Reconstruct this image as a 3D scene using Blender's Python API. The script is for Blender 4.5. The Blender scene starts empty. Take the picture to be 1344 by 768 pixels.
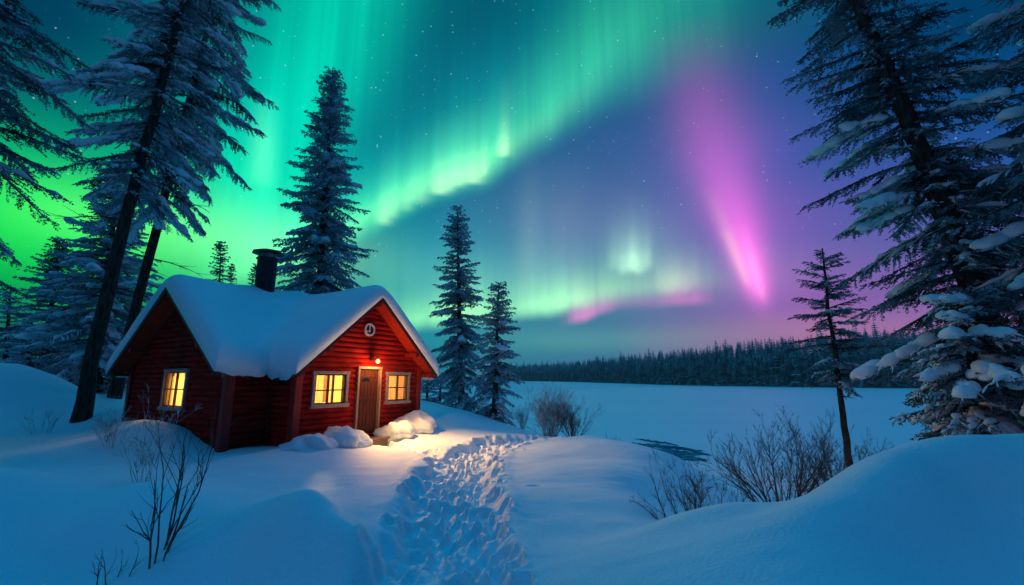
import bpy, bmesh, math, random
import numpy as np
from mathutils import Vector

# ------------------------------------------------------------------ camera
scene = bpy.context.scene
col = scene.collection
F_PX, CZ = 594.8, 1.792
PITCH = math.atan(115.5 / F_PX)
cam_d = bpy.data.cameras.new("camera")
cam_d.sensor_width = 36.0
cam_d.sensor_fit = 'HORIZONTAL'
cam_d.lens = F_PX / 1344 * 36
cam_d.clip_start = 0.05
cam_d.clip_end = 4000
cam = bpy.data.objects.new("camera", cam_d)
cam.location = (0, 0, CZ)
cam.rotation_euler = (math.pi / 2 + PITCH, 0, 0)
col.objects.link(cam)
scene.camera = cam

scene.view_settings.view_transform = 'Standard'
scene.view_settings.look = 'None'
scene.view_settings.exposure = 0.0
scene.view_settings.gamma = 1.0
scene.view_settings.use_curve_mapping = False
scene.render.engine = 'CYCLES'
scene.cycles.use_denoising = True
scene.cycles.max_bounces = 6
scene.cycles.diffuse_bounces = 3
scene.cycles.transparent_max_bounces = 8
scene.cycles.sample_clamp_indirect = 4.0
scene.cycles.caustics_reflective = False
scene.cycles.caustics_refractive = False


def ray(px, py):
    u, v = (px - 672) / F_PX, (384 - py) / F_PX
    c, s = math.cos(PITCH), math.sin(PITCH)
    return np.array([u, c - v * s, s + v * c])


def at_y(px, py, y):
    d = ray(px, py)
    return np.array([0, 0, CZ]) + d * (y / d[1])


def at_z(px, py, z):
    d = ray(px, py)
    return np.array([0, 0, CZ]) + d * ((z - CZ) / d[2])


def azel(px, py):
    d = ray(px, py)
    return math.degrees(math.atan2(d[0], d[1])), math.degrees(math.atan2(d[2], math.hypot(d[0], d[1])))


def lin(r, g, b):
    f = lambda c: (c / 255 / 12.92) if c / 255 <= .04045 else ((c / 255 + .055) / 1.055) ** 2.4
    return (f(r), f(g), f(b))


# ------------------------------------------------------------------ sky: aurora night as a world shader
world = bpy.data.worlds.new("World")
scene.world = world
world.use_nodes = True
WN, WL = world.node_tree.nodes, world.node_tree.links
WN.clear()


class X:
    """a float socket of the world tree with arithmetic"""
    def __init__(s, sock): s.s = sock

    def __add__(a, b): return mth('ADD', a, b)
    def __radd__(a, b): return mth('ADD', a, b)
    def __sub__(a, b): return mth('SUBTRACT', a, b)
    def __rsub__(a, b): return mth('SUBTRACT', b, a)
    def __mul__(a, b): return mth('MULTIPLY', a, b)
    def __rmul__(a, b): return mth('MULTIPLY', a, b)
    def __truediv__(a, b): return mth('DIVIDE', a, b)
    def __neg__(a): return mth('MULTIPLY', a, -1.0)


def mth(op, *args):
    n = WN.new('ShaderNodeMath')
    n.operation = op
    for i, a in enumerate(args):
        if isinstance(a, X):
            WL.new(a.s, n.inputs[i])
        else:
            n.inputs[i].default_value = a
    return X(n.outputs[0])


def gexp(x): return mth('EXPONENT', x)
def gauss(x): return gexp(x * x * -0.5)


def maprange(x, a, b, c=0., d=1., kind='SMOOTHSTEP'):
    n = WN.new('ShaderNodeMapRange')
    n.interpolation_type = kind
    WL.new(x.s, n.inputs[0])
    for i, v in zip((1, 2, 3, 4), (a, b, c, d)):
        n.inputs[i].default_value = v
    return X(n.outputs[0])


def fcurve(x, pts, lo, hi):
    """piecewise smooth y(x) through pts; x on lo..hi"""
    pts = sorted(pts)
    ys = [p[1] for p in pts]
    y0, y1 = min(ys) - .01, max(ys) + .01
    n = WN.new('ShaderNodeFloatCurve')
    c = n.mapping.curves[0]
    while len(c.points) < len(pts):
        c.points.new(0.5, 0.5)
    for p, (a, b) in zip(c.points, pts):
        p.location = ((a - lo) / (hi - lo), (b - y0) / (y1 - y0))
        p.handle_type = 'AUTO_CLAMPED'
    n.mapping.update()
    t = (x - lo) / (hi - lo)
    WL.new(t.s, n.inputs['Value'])
    return X(n.outputs[0]) * (y1 - y0) + y0


tc = WN.new('ShaderNodeTexCoord')
sep = WN.new('ShaderNodeSeparateXYZ')
WL.new(tc.outputs['Generated'], sep.inputs[0])
DX, DY, DZ = (X(sep.outputs[i]) for i in range(3))
AZ = mth('ARCTAN2', DX, DY) * (180 / math.pi)
EL = mth('ARCSINE', DZ) * (180 / math.pi)

AZ0, AZ1, EL0, EL1 = -80., 80., -15., 80.


def vec(*v):
    n = WN.new('ShaderNodeCombineXYZ')
    for i, a in enumerate(v):
        if isinstance(a, X): WL.new(a.s, n.inputs[i])
        else: n.inputs[i].default_value = a
    return n.outputs[0]


def wnoise(vs, scale, detail=2.0):
    n = WN.new('ShaderNodeTexNoise')
    n.inputs['Scale'].default_value = scale
    n.inputs['Detail'].default_value = detail
    WL.new(vs, n.inputs['Vector'])
    return X(n.outputs['Fac'])


total = [None]


def add_light(inten, color):
    n = WN.new('ShaderNodeVectorMath'); n.operation = 'SCALE'
    n.inputs[0].default_value = color
    WL.new(inten.s, n.inputs['Scale'])
    add_vec(n.outputs[0])


def add_vec(sock):
    if total[0] is None:
        total[0] = sock; return
    m = WN.new('ShaderNodeVectorMath'); m.operation = 'ADD'
    WL.new(total[0], m.inputs[0]); WL.new(sock, m.inputs[1])
    total[0] = m.outputs[0]


def ramp(fac, stops):
    n = WN.new('ShaderNodeValToRGB')
    r = n.color_ramp
    r.interpolation = 'B_SPLINE' if len(stops) > 40 else 'EASE'
    while len(r.elements) < len(stops):
        r.elements.new(0.5)
    for e, (p, c) in zip(r.elements, sorted(stops)):
        e.position = p
        e.color = (*c, 1)
    WL.new(fac.s, n.inputs[0])
    return n.outputs[0]


ELN = (EL - EL0) / (EL1 - EL0)
ZEN = tuple(1.25 * c for c in lin(8, 172, 245))  # unseen zenith, brightened to light the snow blue
columns = [
    (0,    [(0, (0, 58, 92)), (90, (0, 84, 106)), (170, (0, 125, 110)), (230, (4, 160, 90)), (330, (4, 140, 70)), (470, (5, 95, 75))]),
    (336,  [(0, (0, 84, 112)), (150, (0, 110, 130)), (280, (10, 130, 120)), (400, (15, 130, 110)), (490, (20, 100, 110))]),
    (560,  [(0, (3, 88, 112)), (120, (4, 98, 126)), (250, (6, 106, 142)), (350, (14, 124, 156)), (430, (24, 142, 158)), (495, (40, 138, 160))]),
    (800,  [(0, (3, 78, 112)), (120, (8, 88, 136)), (200, (20, 88, 146)), (300, (62, 98, 156)), (400, (58, 112, 158)), (455, (60, 124, 158)), (495, (70, 120, 160))]),
    (1050, [(0, (4, 82, 118)), (100, (12, 82, 146)), (200, (50, 86, 166)), (300, (98, 90, 174)), (390, (140, 96, 176)), (440, (176, 120, 168)), (495, (184, 130, 165))]),
    (1344, [(0, (0, 60, 104)), (110, (8, 76, 136)), (200, (40, 84, 162)), (290, (78, 88, 170)), (380, (124, 96, 174)), (440, (168, 108, 170)), (495, (170, 115, 170))]),
]
base = None
prev_az = None
for px, stops in columns:
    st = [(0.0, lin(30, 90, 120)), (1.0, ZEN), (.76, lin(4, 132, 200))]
    for py, c in stops:
        e = azel(px, py)[1]
        st.append((min(.98, max(.02, (e - EL0) / (EL1 - EL0))), lin(*c)))
    r = ramp(ELN, st)
    a = azel(px, 380)[0]
    if base is None:
        base = r
    else:
        m = WN.new('ShaderNodeMix'); m.data_type = 'RGBA'
        WL.new(maprange(AZ, prev_az, a, kind='LINEAR').s, m.inputs['Factor'])
        WL.new(base, m.inputs['A']); WL.new(r, m.inputs['B'])
        base = m.outputs['Result']
    prev_az = a
# the rest of the sky dome, behind the photographer: unseen, dark low down, brightened overhead to light the snow
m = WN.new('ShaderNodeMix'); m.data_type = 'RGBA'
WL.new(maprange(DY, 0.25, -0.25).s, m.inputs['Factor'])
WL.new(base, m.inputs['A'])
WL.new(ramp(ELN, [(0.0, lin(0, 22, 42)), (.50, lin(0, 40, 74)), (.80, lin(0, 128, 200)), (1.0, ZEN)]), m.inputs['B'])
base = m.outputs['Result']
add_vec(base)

RAYS = wnoise(vec(AZ * .30, EL * .010, 0.0), 1.0, 3.0)          # vertical pillars
RAYF = wnoise(vec(AZ * .9, EL * .02, 7.0), 1.0, 2.0)
RAYM = maprange(RAYS, .3, .7, .78, 1.22, 'LINEAR') * maprange(RAYF, .3, .7, .92, 1.08, 'LINEAR')
WOB = (wnoise(vec(AZ * .12, 3.0, 5.0), 1.0, 3.0) - .5) * 2.2


def curtain(edge, inten, height, width, c_low, c_high, rays=True, power=2.0):
    """light hanging above a lower edge line that fades upwards. points are given where the
    photograph shows them and turned into azimuth and elevation"""
    pe = [azel(*p) for p in edge]
    toaz = lambda lst: [(azel(px, 250)[0], v) for px, v in lst]
    e = fcurve(AZ, pe, AZ0, AZ1) + WOB
    i = fcurve(AZ, toaz(inten), AZ0, AZ1)
    d = EL - e
    w = fcurve(AZ, toaz(width), AZ0, AZ1) if isinstance(width, list) else width
    up = d / w * .5 + .5
    up = mth('MINIMUM', mth('MAXIMUM', up, 0.), 1.)
    up = up * up * (3.0 - 2.0 * up)
    h = fcurve(AZ, toaz(height), AZ0, AZ1) if isinstance(height, list) else height
    t = mth('MAXIMUM', d, 0.) / h
    v = up * gexp(-mth('POWER', t, power)) * mth('MAXIMUM', i, 0.0)
    if rays:
        v = v * RAYM
    hi_f = maprange(t, .1, 1.3)
    add_light(v * (1.0 - hi_f), c_low)
    add_light(v * hi_f, c_high)


def beam(center, sigma, inten, color, rays=False):
    """an upright pillar of light; center/sigma/inten are lists of (py, value) at photograph rows"""
    cx = []; sg = []; it = []
    def cat(py):
        ys = [p[0] for p in center]; xs = [p[1] for p in center]
        return float(np.interp(py, ys, xs))
    for py, v in center:
        a, e = azel(v, py); cx.append((e, a))
    for py, v in sigma:
        a, e = azel(cat(py), py); a2, _ = azel(cat(py) + v, py); sg.append((e, abs(a2 - a)))
    for py, v in inten:
        it.append((azel(cat(py), py)[1], v))
    f = lambda pts: fcurve(EL, pts, EL0, EL1) if len(pts) > 1 else pts[0][1]
    g = gauss((AZ - f(cx)) / f(sg)) * mth('MAXIMUM', f(it), 0.0)
    g = g * maprange(DY, 0.0, 0.15)
    if rays: g = g * RAYM
    add_light(g, color)


def glow(px, py, sx, sy, color, k=1.0, rays=False):
    a, e = azel(px, py)
    a2 = azel(px + sx, py)[0]; e2 = azel(px, py - sy)[1]
    v = gauss((AZ - a) / (a2 - a)) * gauss((EL - e) / (e2 - e)) * k
    if rays: v = v * RAYM
    add_light(v, color)


def streaks(lst, up, down, color, lean=0.0):
    """(px, bottom row, half width, strength): short pillars with a crisp foot fading upwards"""
    for px, py, s_, k in lst:
        beam([(py - up, px + lean), (py + down, px - lean * .3)], [(py, s_)],
             [(py - up * 1.3, 0), (py - up * .8, .06), (py - up * .45, .30), (py - up * .2, .68), (py, 1.0), (py + down * .5, .55), (py + down, 0)],
             tuple(c * k for c in color))


# left green fire
glow(85, 300, 160, 58, (.000, .56, .03), .95)
glow(95, 283, 65, 24, (.10, .22, .02), .4)
glow(330, 318, 105, 30, (.24, .40, .07), .75)
glow(255, 250, 140, 80, (.0, .20, .05), .7)
# broad upright band
beam([(0, 445), (100, 412), (200, 362), (300, 335), (400, 320)], [(0, 62), (150, 58), (300, 55)],
     [(-300, .0), (-100, .55), (0, .9), (120, 1.), (220, 1.), (300, .7), (380, .2)], (.0, .50, .25), True)
beam([(0, 300), (300, 290)], [(0, 60), (300, 60)], [(-200, 0), (0, .5), (150, .7), (300, .4), (400, 0)], (.0, .17, .10), True)
beam([(100, 352), (230, 344)], [(100, 11), (230, 11)], [(120, 0), (170, .6), (215, 1.), (245, .2), (260, 0)], (.08, .22, .07))
# the diagonal curtain
curtain([(260, 372), (330, 356), (400, 338), (487, 294), (565, 252), (634, 226), (690, 193), (752, 146), (815, 103), (877, 68), (1000, 10), (1100, -30)],
        [(250, .0), (330, .35), (400, .75), (480, 1.0), (590, 1.05), (660, .85), (720, .72), (780, .70), (860, .52), (950, .30), (1080, .06), (1180, 0)],
        [(250, 5.5), (400, 6.), (480, 6.5), (600, 8.), (720, 11.), (900, 14.), (1150, 12.)],
        [(250, 2.6), (500, 2.6), (640, 2.8), (760, 3.8), (900, 6.), (1150, 7.)],
        (.05, .74, .25), (.0, .40, .25), True, 1.7)
curtain([(300, 372), (400, 338), (487, 290), (565, 248), (634, 222), (690, 190), (752, 146), (815, 103)],
        [(300, .3), (480, .9), (640, .8), (720, .4), (815, 0)], 3.2, 2.2, (.14, .30, .05), (.0, .1, .03), True, 1.5)
streaks([(505, 290, 7, .40), (518, 280, 5, .2), (578, 250, 8, .62), (592, 246, 5, .30), (603, 240, 7, .45), (622, 236, 9, .62), (636, 226, 4, .3), (661, 200, 6, .60), (551, 262, 9, .22), (534, 272, 6, .2)],
        80, 8, (.60, .85, .34), 4)
glow(565, 325, 110, 55, (.0, .075, .06), .8)
# the low arc over the lake
curtain([(440, 440), (500, 434), (560, 426), (620, 418), (700, 412), (760, 400), (830, 388), (900, 380), (960, 374)],
        [(440, .6), (500, 1.3), (560, 1.45), (610, 1.55), (650, 1.3), (720, 1.5), (780, .95), (850, .55), (900, .38), (945, .08), (975, 0)],
        4.6, 1.3, (.22, .60, .15), (.03, .17, .12), True, 1.0)
beam([(150, 697), (420, 692)], [(150, 13), (420, 13)], [(190, 0), (240, .35), (300, .85), (340, 1), (390, .6), (420, 0)], (.07, .08, .06))
beam([(200, 740), (420, 738)], [(150, 22), (420, 22)], [(200, 0), (260, .4), (330, .8), (390, .6), (420, 0)], (.06, .05, .05))
streaks([(806, 344, 6, .30), (818, 350, 5, .55), (829, 346, 5, .85), (838, 350, 6, .65), (850, 344, 5, .42), (738, 398, 7, .28), (712, 404, 9, .22), (757, 394, 6, .2), (690, 408, 8, .2)], 80, 14, (.36, .66, .32))
glow(830, 322, 34, 30, (.12, .25, .13), .45)
glow(690, 372, 190, 26, (.08, .20, .05), .8, True)
streaks([(866, 372, 7, .25), (880, 376, 7, .5), (891, 370, 6, .35), (901, 374, 5, .4), (912, 366, 5, .2)], 85, 16, (.34, .33, .17))
streaks([(612, 408, 9, .6), (596, 412, 8, .4), (630, 404, 7, .4), (572, 420, 8, .3), (645, 405, 6, .3)], 85, 18, (.22, .40, .08))
glow(800, 285, 130, 85, (.09, .06, .07), .5)
glow(770, 447, 110, 12, (.05, .12, .03), .9)
# magenta pillar
beam([(-40, 885), (60, 905), (150, 926), (230, 948), (310, 974), (350, 986), (425, 1005)],
     [(40, 32), (150, 34), (230, 28), (300, 20), (350, 15), (400, 11)],
     [(20, .0), (70, .07), (130, .20), (200, .34), (270, .60), (320, .92), (360, 1.08), (382, .80), (400, .30), (414, .07), (430, 0)], (.85, .07, .46), False)
beam([(150, 940), (410, 1006)], [(150, 70), (400, 42)], [(20, 0), (120, .3), (250, .8), (340, 1.), (400, .5), (450, 0)], (.12, .01, .10))
beam([(240, 928), (380, 985)], [(240, 8), (380, 5)], [(240, 0), (300, .5), (340, 1), (375, .2), (390, 0)], (.25, .20, .04))
beam([(300, 975), (400, 1004)], [(300, 6), (400, 4)], [(290, 0), (330, .5), (365, 1), (390, .5), (402, 0)], (.30, .12, .14))
# pink hem
curtain([(720, 427), (752, 423), (800, 409), (850, 402), (920, 400)],
        [(728, 0), (744, .2), (756, .95), (770, .85), (795, .45), (830, .22), (868, .36), (893, .55), (910, .30), (928, 0)],
        2.5, .7, (.80, .09, .36), (.5, .09, .26), True, 1.6)

# stars
vo = WN.new('ShaderNodeTexVoronoi')
vo.inputs['Scale'].default_value = 125
WL.new(tc.outputs['Generated'], vo.inputs['Vector'])
sc_ = WN.new('ShaderNodeSeparateColor')
WL.new(vo.outputs['Color'], sc_.inputs[0])
st = maprange(X(vo.outputs['Distance']), .03, .22, 1., 0.) * mth('POWER', X(sc_.outputs[0]), 9.0) * maprange(EL, 4., 22.)
add_light(st * wnoise(tc.outputs['Generated'], 3.0), (.62, .80, .98))
# faint residual twilight from a sun well below the horizon
sky = WN.new('ShaderNodeTexSky')
sky.sky_type = 'NISHITA'
sky.sun_disc = False
sky.sun_elevation = math.radians(-4)
sky.sun_rotation = math.radians(60)
sv = WN.new('ShaderNodeVectorMath'); sv.operation = 'SCALE'
WL.new(sky.outputs[0], sv.inputs[0]); sv.inputs['Scale'].default_value = .004
add_vec(sv.outputs[0])
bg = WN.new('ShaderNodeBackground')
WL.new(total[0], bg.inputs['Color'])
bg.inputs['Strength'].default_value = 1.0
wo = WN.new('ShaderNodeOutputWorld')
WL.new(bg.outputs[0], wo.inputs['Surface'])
world.cycles.sampling_method = 'MANUAL'
world.cycles.sample_map_resolution = 1024

# added fill with no visible source: one weak, soft pinkish sun reddening the left gable
sun_d = bpy.data.lights.new("fill_sun", 'SUN')
sun_d.energy = 0.06
sun_d.angle = math.radians(14)
sun_d.color = (.95, .48, .90)
sun = bpy.data.objects.new("fill_sun", sun_d)
sun.rotation_euler = (math.radians(76), 0, math.radians(-38))
col.objects.link(sun)


# ------------------------------------------------------------------ mesh helpers
def tag(o, label=None, cat=None, group=None, kind=None):
    if label: o['label'] = label
    if cat: o['category'] = cat
    if group: o['group'] = group
    if kind: o['kind'] = kind
    return o


def empty(name, loc=(0, 0, 0), rz=0.0):
    o = bpy.data.objects.new(name, None)
    o.location = loc
    o.rotation_euler = (0, 0, rz)
    o.empty_display_size = .2
    col.objects.link(o)
    return o


def mesh_np(name, V, polys, mats, parent=None, smooth=True, midx=None):
    """V (n,3); polys: list of int arrays (m,k)"""
    me = bpy.data.meshes.new(name)
    V = np.asarray(V, np.float32)
    polys = [np.asarray(p, np.int32) for p in polys if len(p)]
    nl = sum(p.size for p in polys); npoly = sum(len(p) for p in polys)
    me.vertices.add(len(V)); me.vertices.foreach_set('co', V.ravel())
    me.loops.add(nl); me.loops.foreach_set('vertex_index', np.concatenate([p.ravel() for p in polys]))
    me.polygons.add(npoly)
    tot = np.concatenate([np.full(len(p), p.shape[1], np.int32) for p in polys])
    start = np.concatenate([[0], np.cumsum(tot)[:-1]]).astype(np.int32)
    me.polygons.foreach_set('loop_start', start)
    me.polygons.foreach_set('loop_total', tot)
    if midx is not None:
        me.polygons.foreach_set('material_index', np.concatenate([np.full(len(p), m, np.int32) for p, m in zip(polys, midx)]))
    me.polygons.foreach_set('use_smooth', np.full(npoly, bool(smooth)))
    me.update(calc_edges=True)
    me.validate()
    for m in (mats if isinstance(mats, (list, tuple)) else [mats]):
        me.materials.append(m)
    o = bpy.data.objects.new(name, me)
    col.objects.link(o)
    if parent: o.parent = parent
    return o


class MB:
    """collects shapes of ONE mesh"""
    def __init__(s): s.v = []; s.f = {}; s.n = 0

    def add(s, V, faces):
        V = np.asarray(V, float).reshape(-1, 3)
        for f in faces:
            s.f.setdefault(len(f), []).append([i + s.n for i in f])
        s.v.append(V); s.n += len(V)
        return s

    def arr(s, V, P):
        V = np.asarray(V, float)
        s.f.setdefault(P.shape[1], []).extend((P + s.n).tolist())
        s.v.append(V); s.n += len(V)
        return s

    def hexa(s, P):
        """8 corners: bottom 4 ccw, top 4 ccw"""
        return s.add(P, [(3, 2, 1, 0), (4, 5, 6, 7), (0, 1, 5, 4), (1, 2, 6, 5), (2, 3, 7, 6), (3, 0, 4, 7)])

    def box(s, x0, x1, y0, y1, z0, z1):
        return s.hexa([(x0, y0, z0), (x1, y0, z0), (x1, y1, z0), (x0, y1, z0), (x0, y0, z1), (x1, y0, z1), (x1, y1, z1), (x0, y1, z1)])

    def tube(s, P, R, k=6, cap=True):
        V, Q = tube(P, R, k)
        s.arr(V, Q)
        if cap:
            b = s.n - len(V)
            s.f.setdefault(k, []).append([b + i for i in range(k)][::-1])
            s.f.setdefault(k, []).append([b + (len(P) - 1) * k + i for i in range(k)])
        return s

    def lathe(s, prof, k=24, c=(0, 0, 0)):
        n = len(prof); a = np.arange(k) * 2 * np.pi / k
        V = np.array([[c[0] + r * np.cos(t), c[1] + r * np.sin(t), c[2] + z] for r, z in prof for t in a])
        Q = np.array([[i * k + j, i * k + (j + 1) % k, (i + 1) * k + (j + 1) % k, (i + 1) * k + j] for i in range(n - 1) for j in range(k)])
        return s.arr(V, Q)

    def build(s, name, mat, parent=None, smooth=False, bevel=0):
        o = mesh_np(name, np.concatenate(s.v), [np.array(p) for p in s.f.values()], mat, parent, smooth)
        if bevel:
            m = o.modifiers.new('bevel', 'BEVEL'); m.width = bevel; m.segments = 2; m.limit_method = 'ANGLE'
        return o


def tube(P, R, k=6):
    P = np.asarray(P, float); R = np.asarray(R, float)
    T = np.gradient(P, axis=0); T /= np.linalg.norm(T, axis=1)[:, None] + 1e-9
    ref = np.where(np.abs(T[:, 2:3]) > .9, [[1., 0, 0]], [[0, 0, 1.]])
    A = np.cross(T, ref); A /= np.linalg.norm(A, axis=1)[:, None] + 1e-9
    B = np.cross(T, A)
    a = np.arange(k) * 2 * np.pi / k
    V = P[:, None, :] + R[:, None, None] * (np.cos(a)[None, :, None] * A[:, None, :] + np.sin(a)[None, :, None] * B[:, None, :])
    n = len(P)
    i, j = np.meshgrid(np.arange(n - 1), np.arange(k), indexing='ij')
    Q = np.stack([i * k + j, i * k + (j + 1) % k, (i + 1) * k + (j + 1) % k, (i + 1) * k + j], -1).reshape(-1, 4)
    return V.reshape(-1, 3), Q


def vnoise(x, y, seed=0):
    """smooth value noise, vectorised"""
    rs = np.random.RandomState(seed)
    T = rs.rand(64, 64)
    xi = np.floor(x).astype(int); yi = np.floor(y).astype(int)
    fx = x - xi; fy = y - yi
    fx = fx * fx * (3 - 2 * fx); fy = fy * fy * (3 - 2 * fy)
    g = lambda a, b: T[a % 64, b % 64]
    return (g(xi, yi) * (1 - fx) + g(xi + 1, yi) * fx) * (1 - fy) + (g(xi, yi + 1) * (1 - fx) + g(xi + 1, yi + 1) * fx) * fy


def sstep(a, b, x):
    t = np.clip((x - a) / (b - a), 0, 1)
    return t * t * (3 - 2 * t)


# ------------------------------------------------------------------ materials
def material(name, color, rough=.6, spec=.3, metal=0.0):
    m = bpy.data.materials.new(name)
    m.use_nodes = True
    b = m.node_tree.nodes['Principled BSDF']
    b.inputs['Base Color'].default_value = (*color, 1)
    b.inputs['Roughness'].default_value = rough
    b.inputs['Specular IOR Level'].default_value = spec
    b.inputs['Metallic'].default_value = metal
    return m


def vary(m, c1, c2, scale=4, detail=5, vecscale=(1, 1, 1), bump=0.0, bscale=None, bdist=.02, lo=.35, hi=.65, coord='Object'):
    """noise-driven colour between c1 and c2 and a bump"""
    N, L = m.node_tree.nodes, m.node_tree.links
    b = N['Principled BSDF']
    t = N.new('ShaderNodeTexCoord'); mp = N.new('ShaderNodeMapping')
    mp.inputs['Scale'].default_value = vecscale
    L.new(t.outputs[coord], mp.inputs[0])
    n = N.new('ShaderNodeTexNoise'); n.inputs['Scale'].default_value = scale; n.inputs['Detail'].default_value = detail
    L.new(mp.outputs[0], n.inputs['Vector'])
    r = N.new('ShaderNodeValToRGB')
    r.color_ramp.elements[0].position = lo; r.color_ramp.elements[1].position = hi
    r.color_ramp.elements[0].color = (*c1, 1); r.color_ramp.elements[1].color = (*c2, 1)
    L.new(n.outputs['Fac'], r.inputs[0])
    L.new(r.outputs[0], b.inputs['Base Color'])
    if bump:
        n2 = N.new('ShaderNodeTexNoise'); n2.inputs['Scale'].default_value = bscale or scale * 4; n2.inputs['Detail'].default_value = 6
        L.new(mp.outputs[0], n2.inputs['Vector'])
        bp = N.new('ShaderNodeBump'); bp.inputs['Strength'].default_value = bump; bp.inputs['Distance'].default_value = bdist
        L.new(n2.outputs['Fac'], bp.inputs['Height'])
        L.new(bp.outputs[0], b.inputs['Normal'])
    return m


M = {}
M['snow'] = vary(material('snow', (.82, .85, .88), .55, .25), (.70, .81, .87), (.78, .86, .90), .8, 4, bump=.5, bscale=28, bdist=.03)
M['roof_snow'] = vary(material('roof snow', (.82, .85, .88), .55, .25), (.80, .88, .92), (.86, .91, .94), 1.2, 4, bump=.3, bscale=9, bdist=.05)
M['lake'] = vary(material('lake snow', (.80, .84, .88), .5, .3), (.80, .86, .90), (.88, .90, .92), .05, 6, (1, 2.2, 1), bump=.15, bscale=.7, bdist=.15)
M['ice'] = vary(material('dark ice', (.03, .06, .08), .8, 0.0), (.03, .10, .14), (.20, .34, .42), 1.3, 5, (.5, 2.2, 1), bump=.1, bscale=4)
M['red_log'] = vary(material('red log paint', (.38, .012, .010), .65, .04), (.19, .007, .006), (.44, .016, .011), 2.4, 8, (1, 1, 4), bump=.25, bscale=14, bdist=.01)
M['red_board'] = vary(material('red trim paint', (.34, .018, .012), .5, .3), (.27, .013, .010), (.40, .022, .015), 3, 5, (4, 4, .6), bump=.2, bscale=12, bdist=.008)
M['soffit'] = vary(material('red soffit boards', (.48, .03, .012), .6, .1), (.40, .024, .010), (.54, .036, .014), 3, 5, (2, 2, 2), bump=.2, bscale=12, bdist=.01)
M['fascia'] = vary(material('dark fascia', (.09, .014, .012), .5, .3), (.06, .010, .010), (.12, .02, .016), 5, 5, bump=.2, bscale=16, bdist=.008)
M['inner'] = vary(material('pine interior', (.55, .36, .18), .7, .1), (.45, .28, .13), (.60, .40, .20), 3, 5, (1, 1, 8))
M['casing'] = vary(material('grey wood casing', (.36, .27, .25), .6, .25), (.28, .21, .20), (.42, .33, .30), 6, 5, (1, 1, 3), bump=.25, bscale=20, bdist=.006)
M['muntin'] = material('dark sash', (.07, .035, .025), .5, .3)
M['door'] = vary(material('brown door', (.11, .03, .015), .6, .2), (.075, .018, .010), (.14, .036, .018), 4, 6, (9, 9, .7), bump=.3, bscale=10, bdist=.006)
M['door_case'] = vary(material('tan door casing', (.42, .25, .18), .6, .2), (.34, .20, .14), (.48, .30, .21), 5, 5, (5, 5, .8), bump=.2, bscale=16, bdist=.005)
M['black_metal'] = vary(material('black sheet metal', (.012, .014, .02), .42, .45, .3), (.008, .009, .014), (.03, .032, .038), 7, 5, bump=.15, bscale=10, bdist=.006)
M['steel'] = material('bare steel', (.45, .47, .5), .35, .5, .8)
M['white_ring'] = material('white paint', (.72, .70, .68), .5, .3)
M['dark_glass'] = material('dark glass', (.01, .012, .016), .08, .5)
M['step'] = vary(material('weathered step', (.22, .14, .10), .7, .2), (.16, .10, .07), (.27, .18, .13), 4, 6, (1, 5, 5), bump=.3, bscale=14, bdist=.006)
M['icicle'] = material('icicle', (.7, .82, .9), .08, .5)
M['icicle'].node_tree.nodes['Principled BSDF'].inputs['Transmission Weight'].default_value = .7
g = bpy.data.materials.new('window glass'); g.use_nodes = True
gn, gl = g.node_tree.nodes, g.node_tree.links
gn.clear()
go = gn.new('ShaderNodeOutputMaterial'); gm = gn.new('ShaderNodeMixShader'); gt = gn.new('ShaderNodeBsdfTransparent'); gg = gn.new('ShaderNodeBsdfGlossy')
gg.inputs['Roughness'].default_value = .05; gm.inputs[0].default_value = .07
gl.new(gt.outputs[0], gm.inputs[1]); gl.new(gg.outputs[0], gm.inputs[2]); gl.new(gm.outputs[0], go.inputs[0])
M['glass'] = g
g = bpy.data.materials.new('curtain cloth'); g.use_nodes = True
gn, gl = g.node_tree.nodes, g.node_tree.links
gn.clear()
go = gn.new('ShaderNodeOutputMaterial'); gm = gn.new('ShaderNodeMixShader'); gt = gn.new('ShaderNodeBsdfTranslucent'); gg = gn.new('ShaderNodeBsdfDiffuse')
gt.inputs['Color'].default_value = (.95, .83, .40, 1); gg.inputs['Color'].default_value = (.82, .70, .36, 1); gm.inputs[0].default_value = .35
gl.new(gt.outputs[0], gm.inputs[1]); gl.new(gg.outputs[0], gm.inputs[2]); gl.new(gm.outputs[0], go.inputs[0])
M['curtain'] = g


def emit(name, c, s):
    m = bpy.data.materials.new(name); m.use_nodes = True
    b = m.node_tree.nodes['Principled BSDF']
    b.inputs['Base Color'].default_value = (0, 0, 0, 1)
    b.inputs['Emission Color'].default_value = (*c, 1); b.inputs['Emission Strength'].default_value = s
    return m


M['bulb'] = emit('glowing bulb', (1., .62, .17), 3.2)

# ------------------------------------------------------------------ terrain
TH = math.radians(31.7)
DR = np.array([math.sin(TH), math.cos(TH)]); DL = np.array([-math.cos(TH), math.sin(TH)])
B0 = np.array([-5.514, 11.832])
CL, CQ, CR, CW = 4.445, 1.089, 1.113, 5.757
LAKE_Z = -1.2


def loc(a, b):
    return B0 + a * DR + b * DL


ctrl = []
def cy(px, py, y): ctrl.append(tuple(at_y(px, py, y)))
def cz(px, py, z): ctrl.append(tuple(at_z(px, py, z)))
def cw(x, y, z): ctrl.append((x, y, z))
def cl(a, b, z): ctrl.append((*loc(a, b), z))


# path and yard
for p in ((580, 768, -.1), (590, 690, -.06), (600, 640, 0), (605, 604, .02), (645, 584, .03), (690, 574, .05), (450, 622, .08), (360, 612, .1), (720, 640, 0),
          (810, 622, -.06), (750, 600, 0), (840, 660, -.08), (760, 700, -.08), (690, 768, -.12), (540, 640, .04), (560, 585, .1)): cz(*p)
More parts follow.
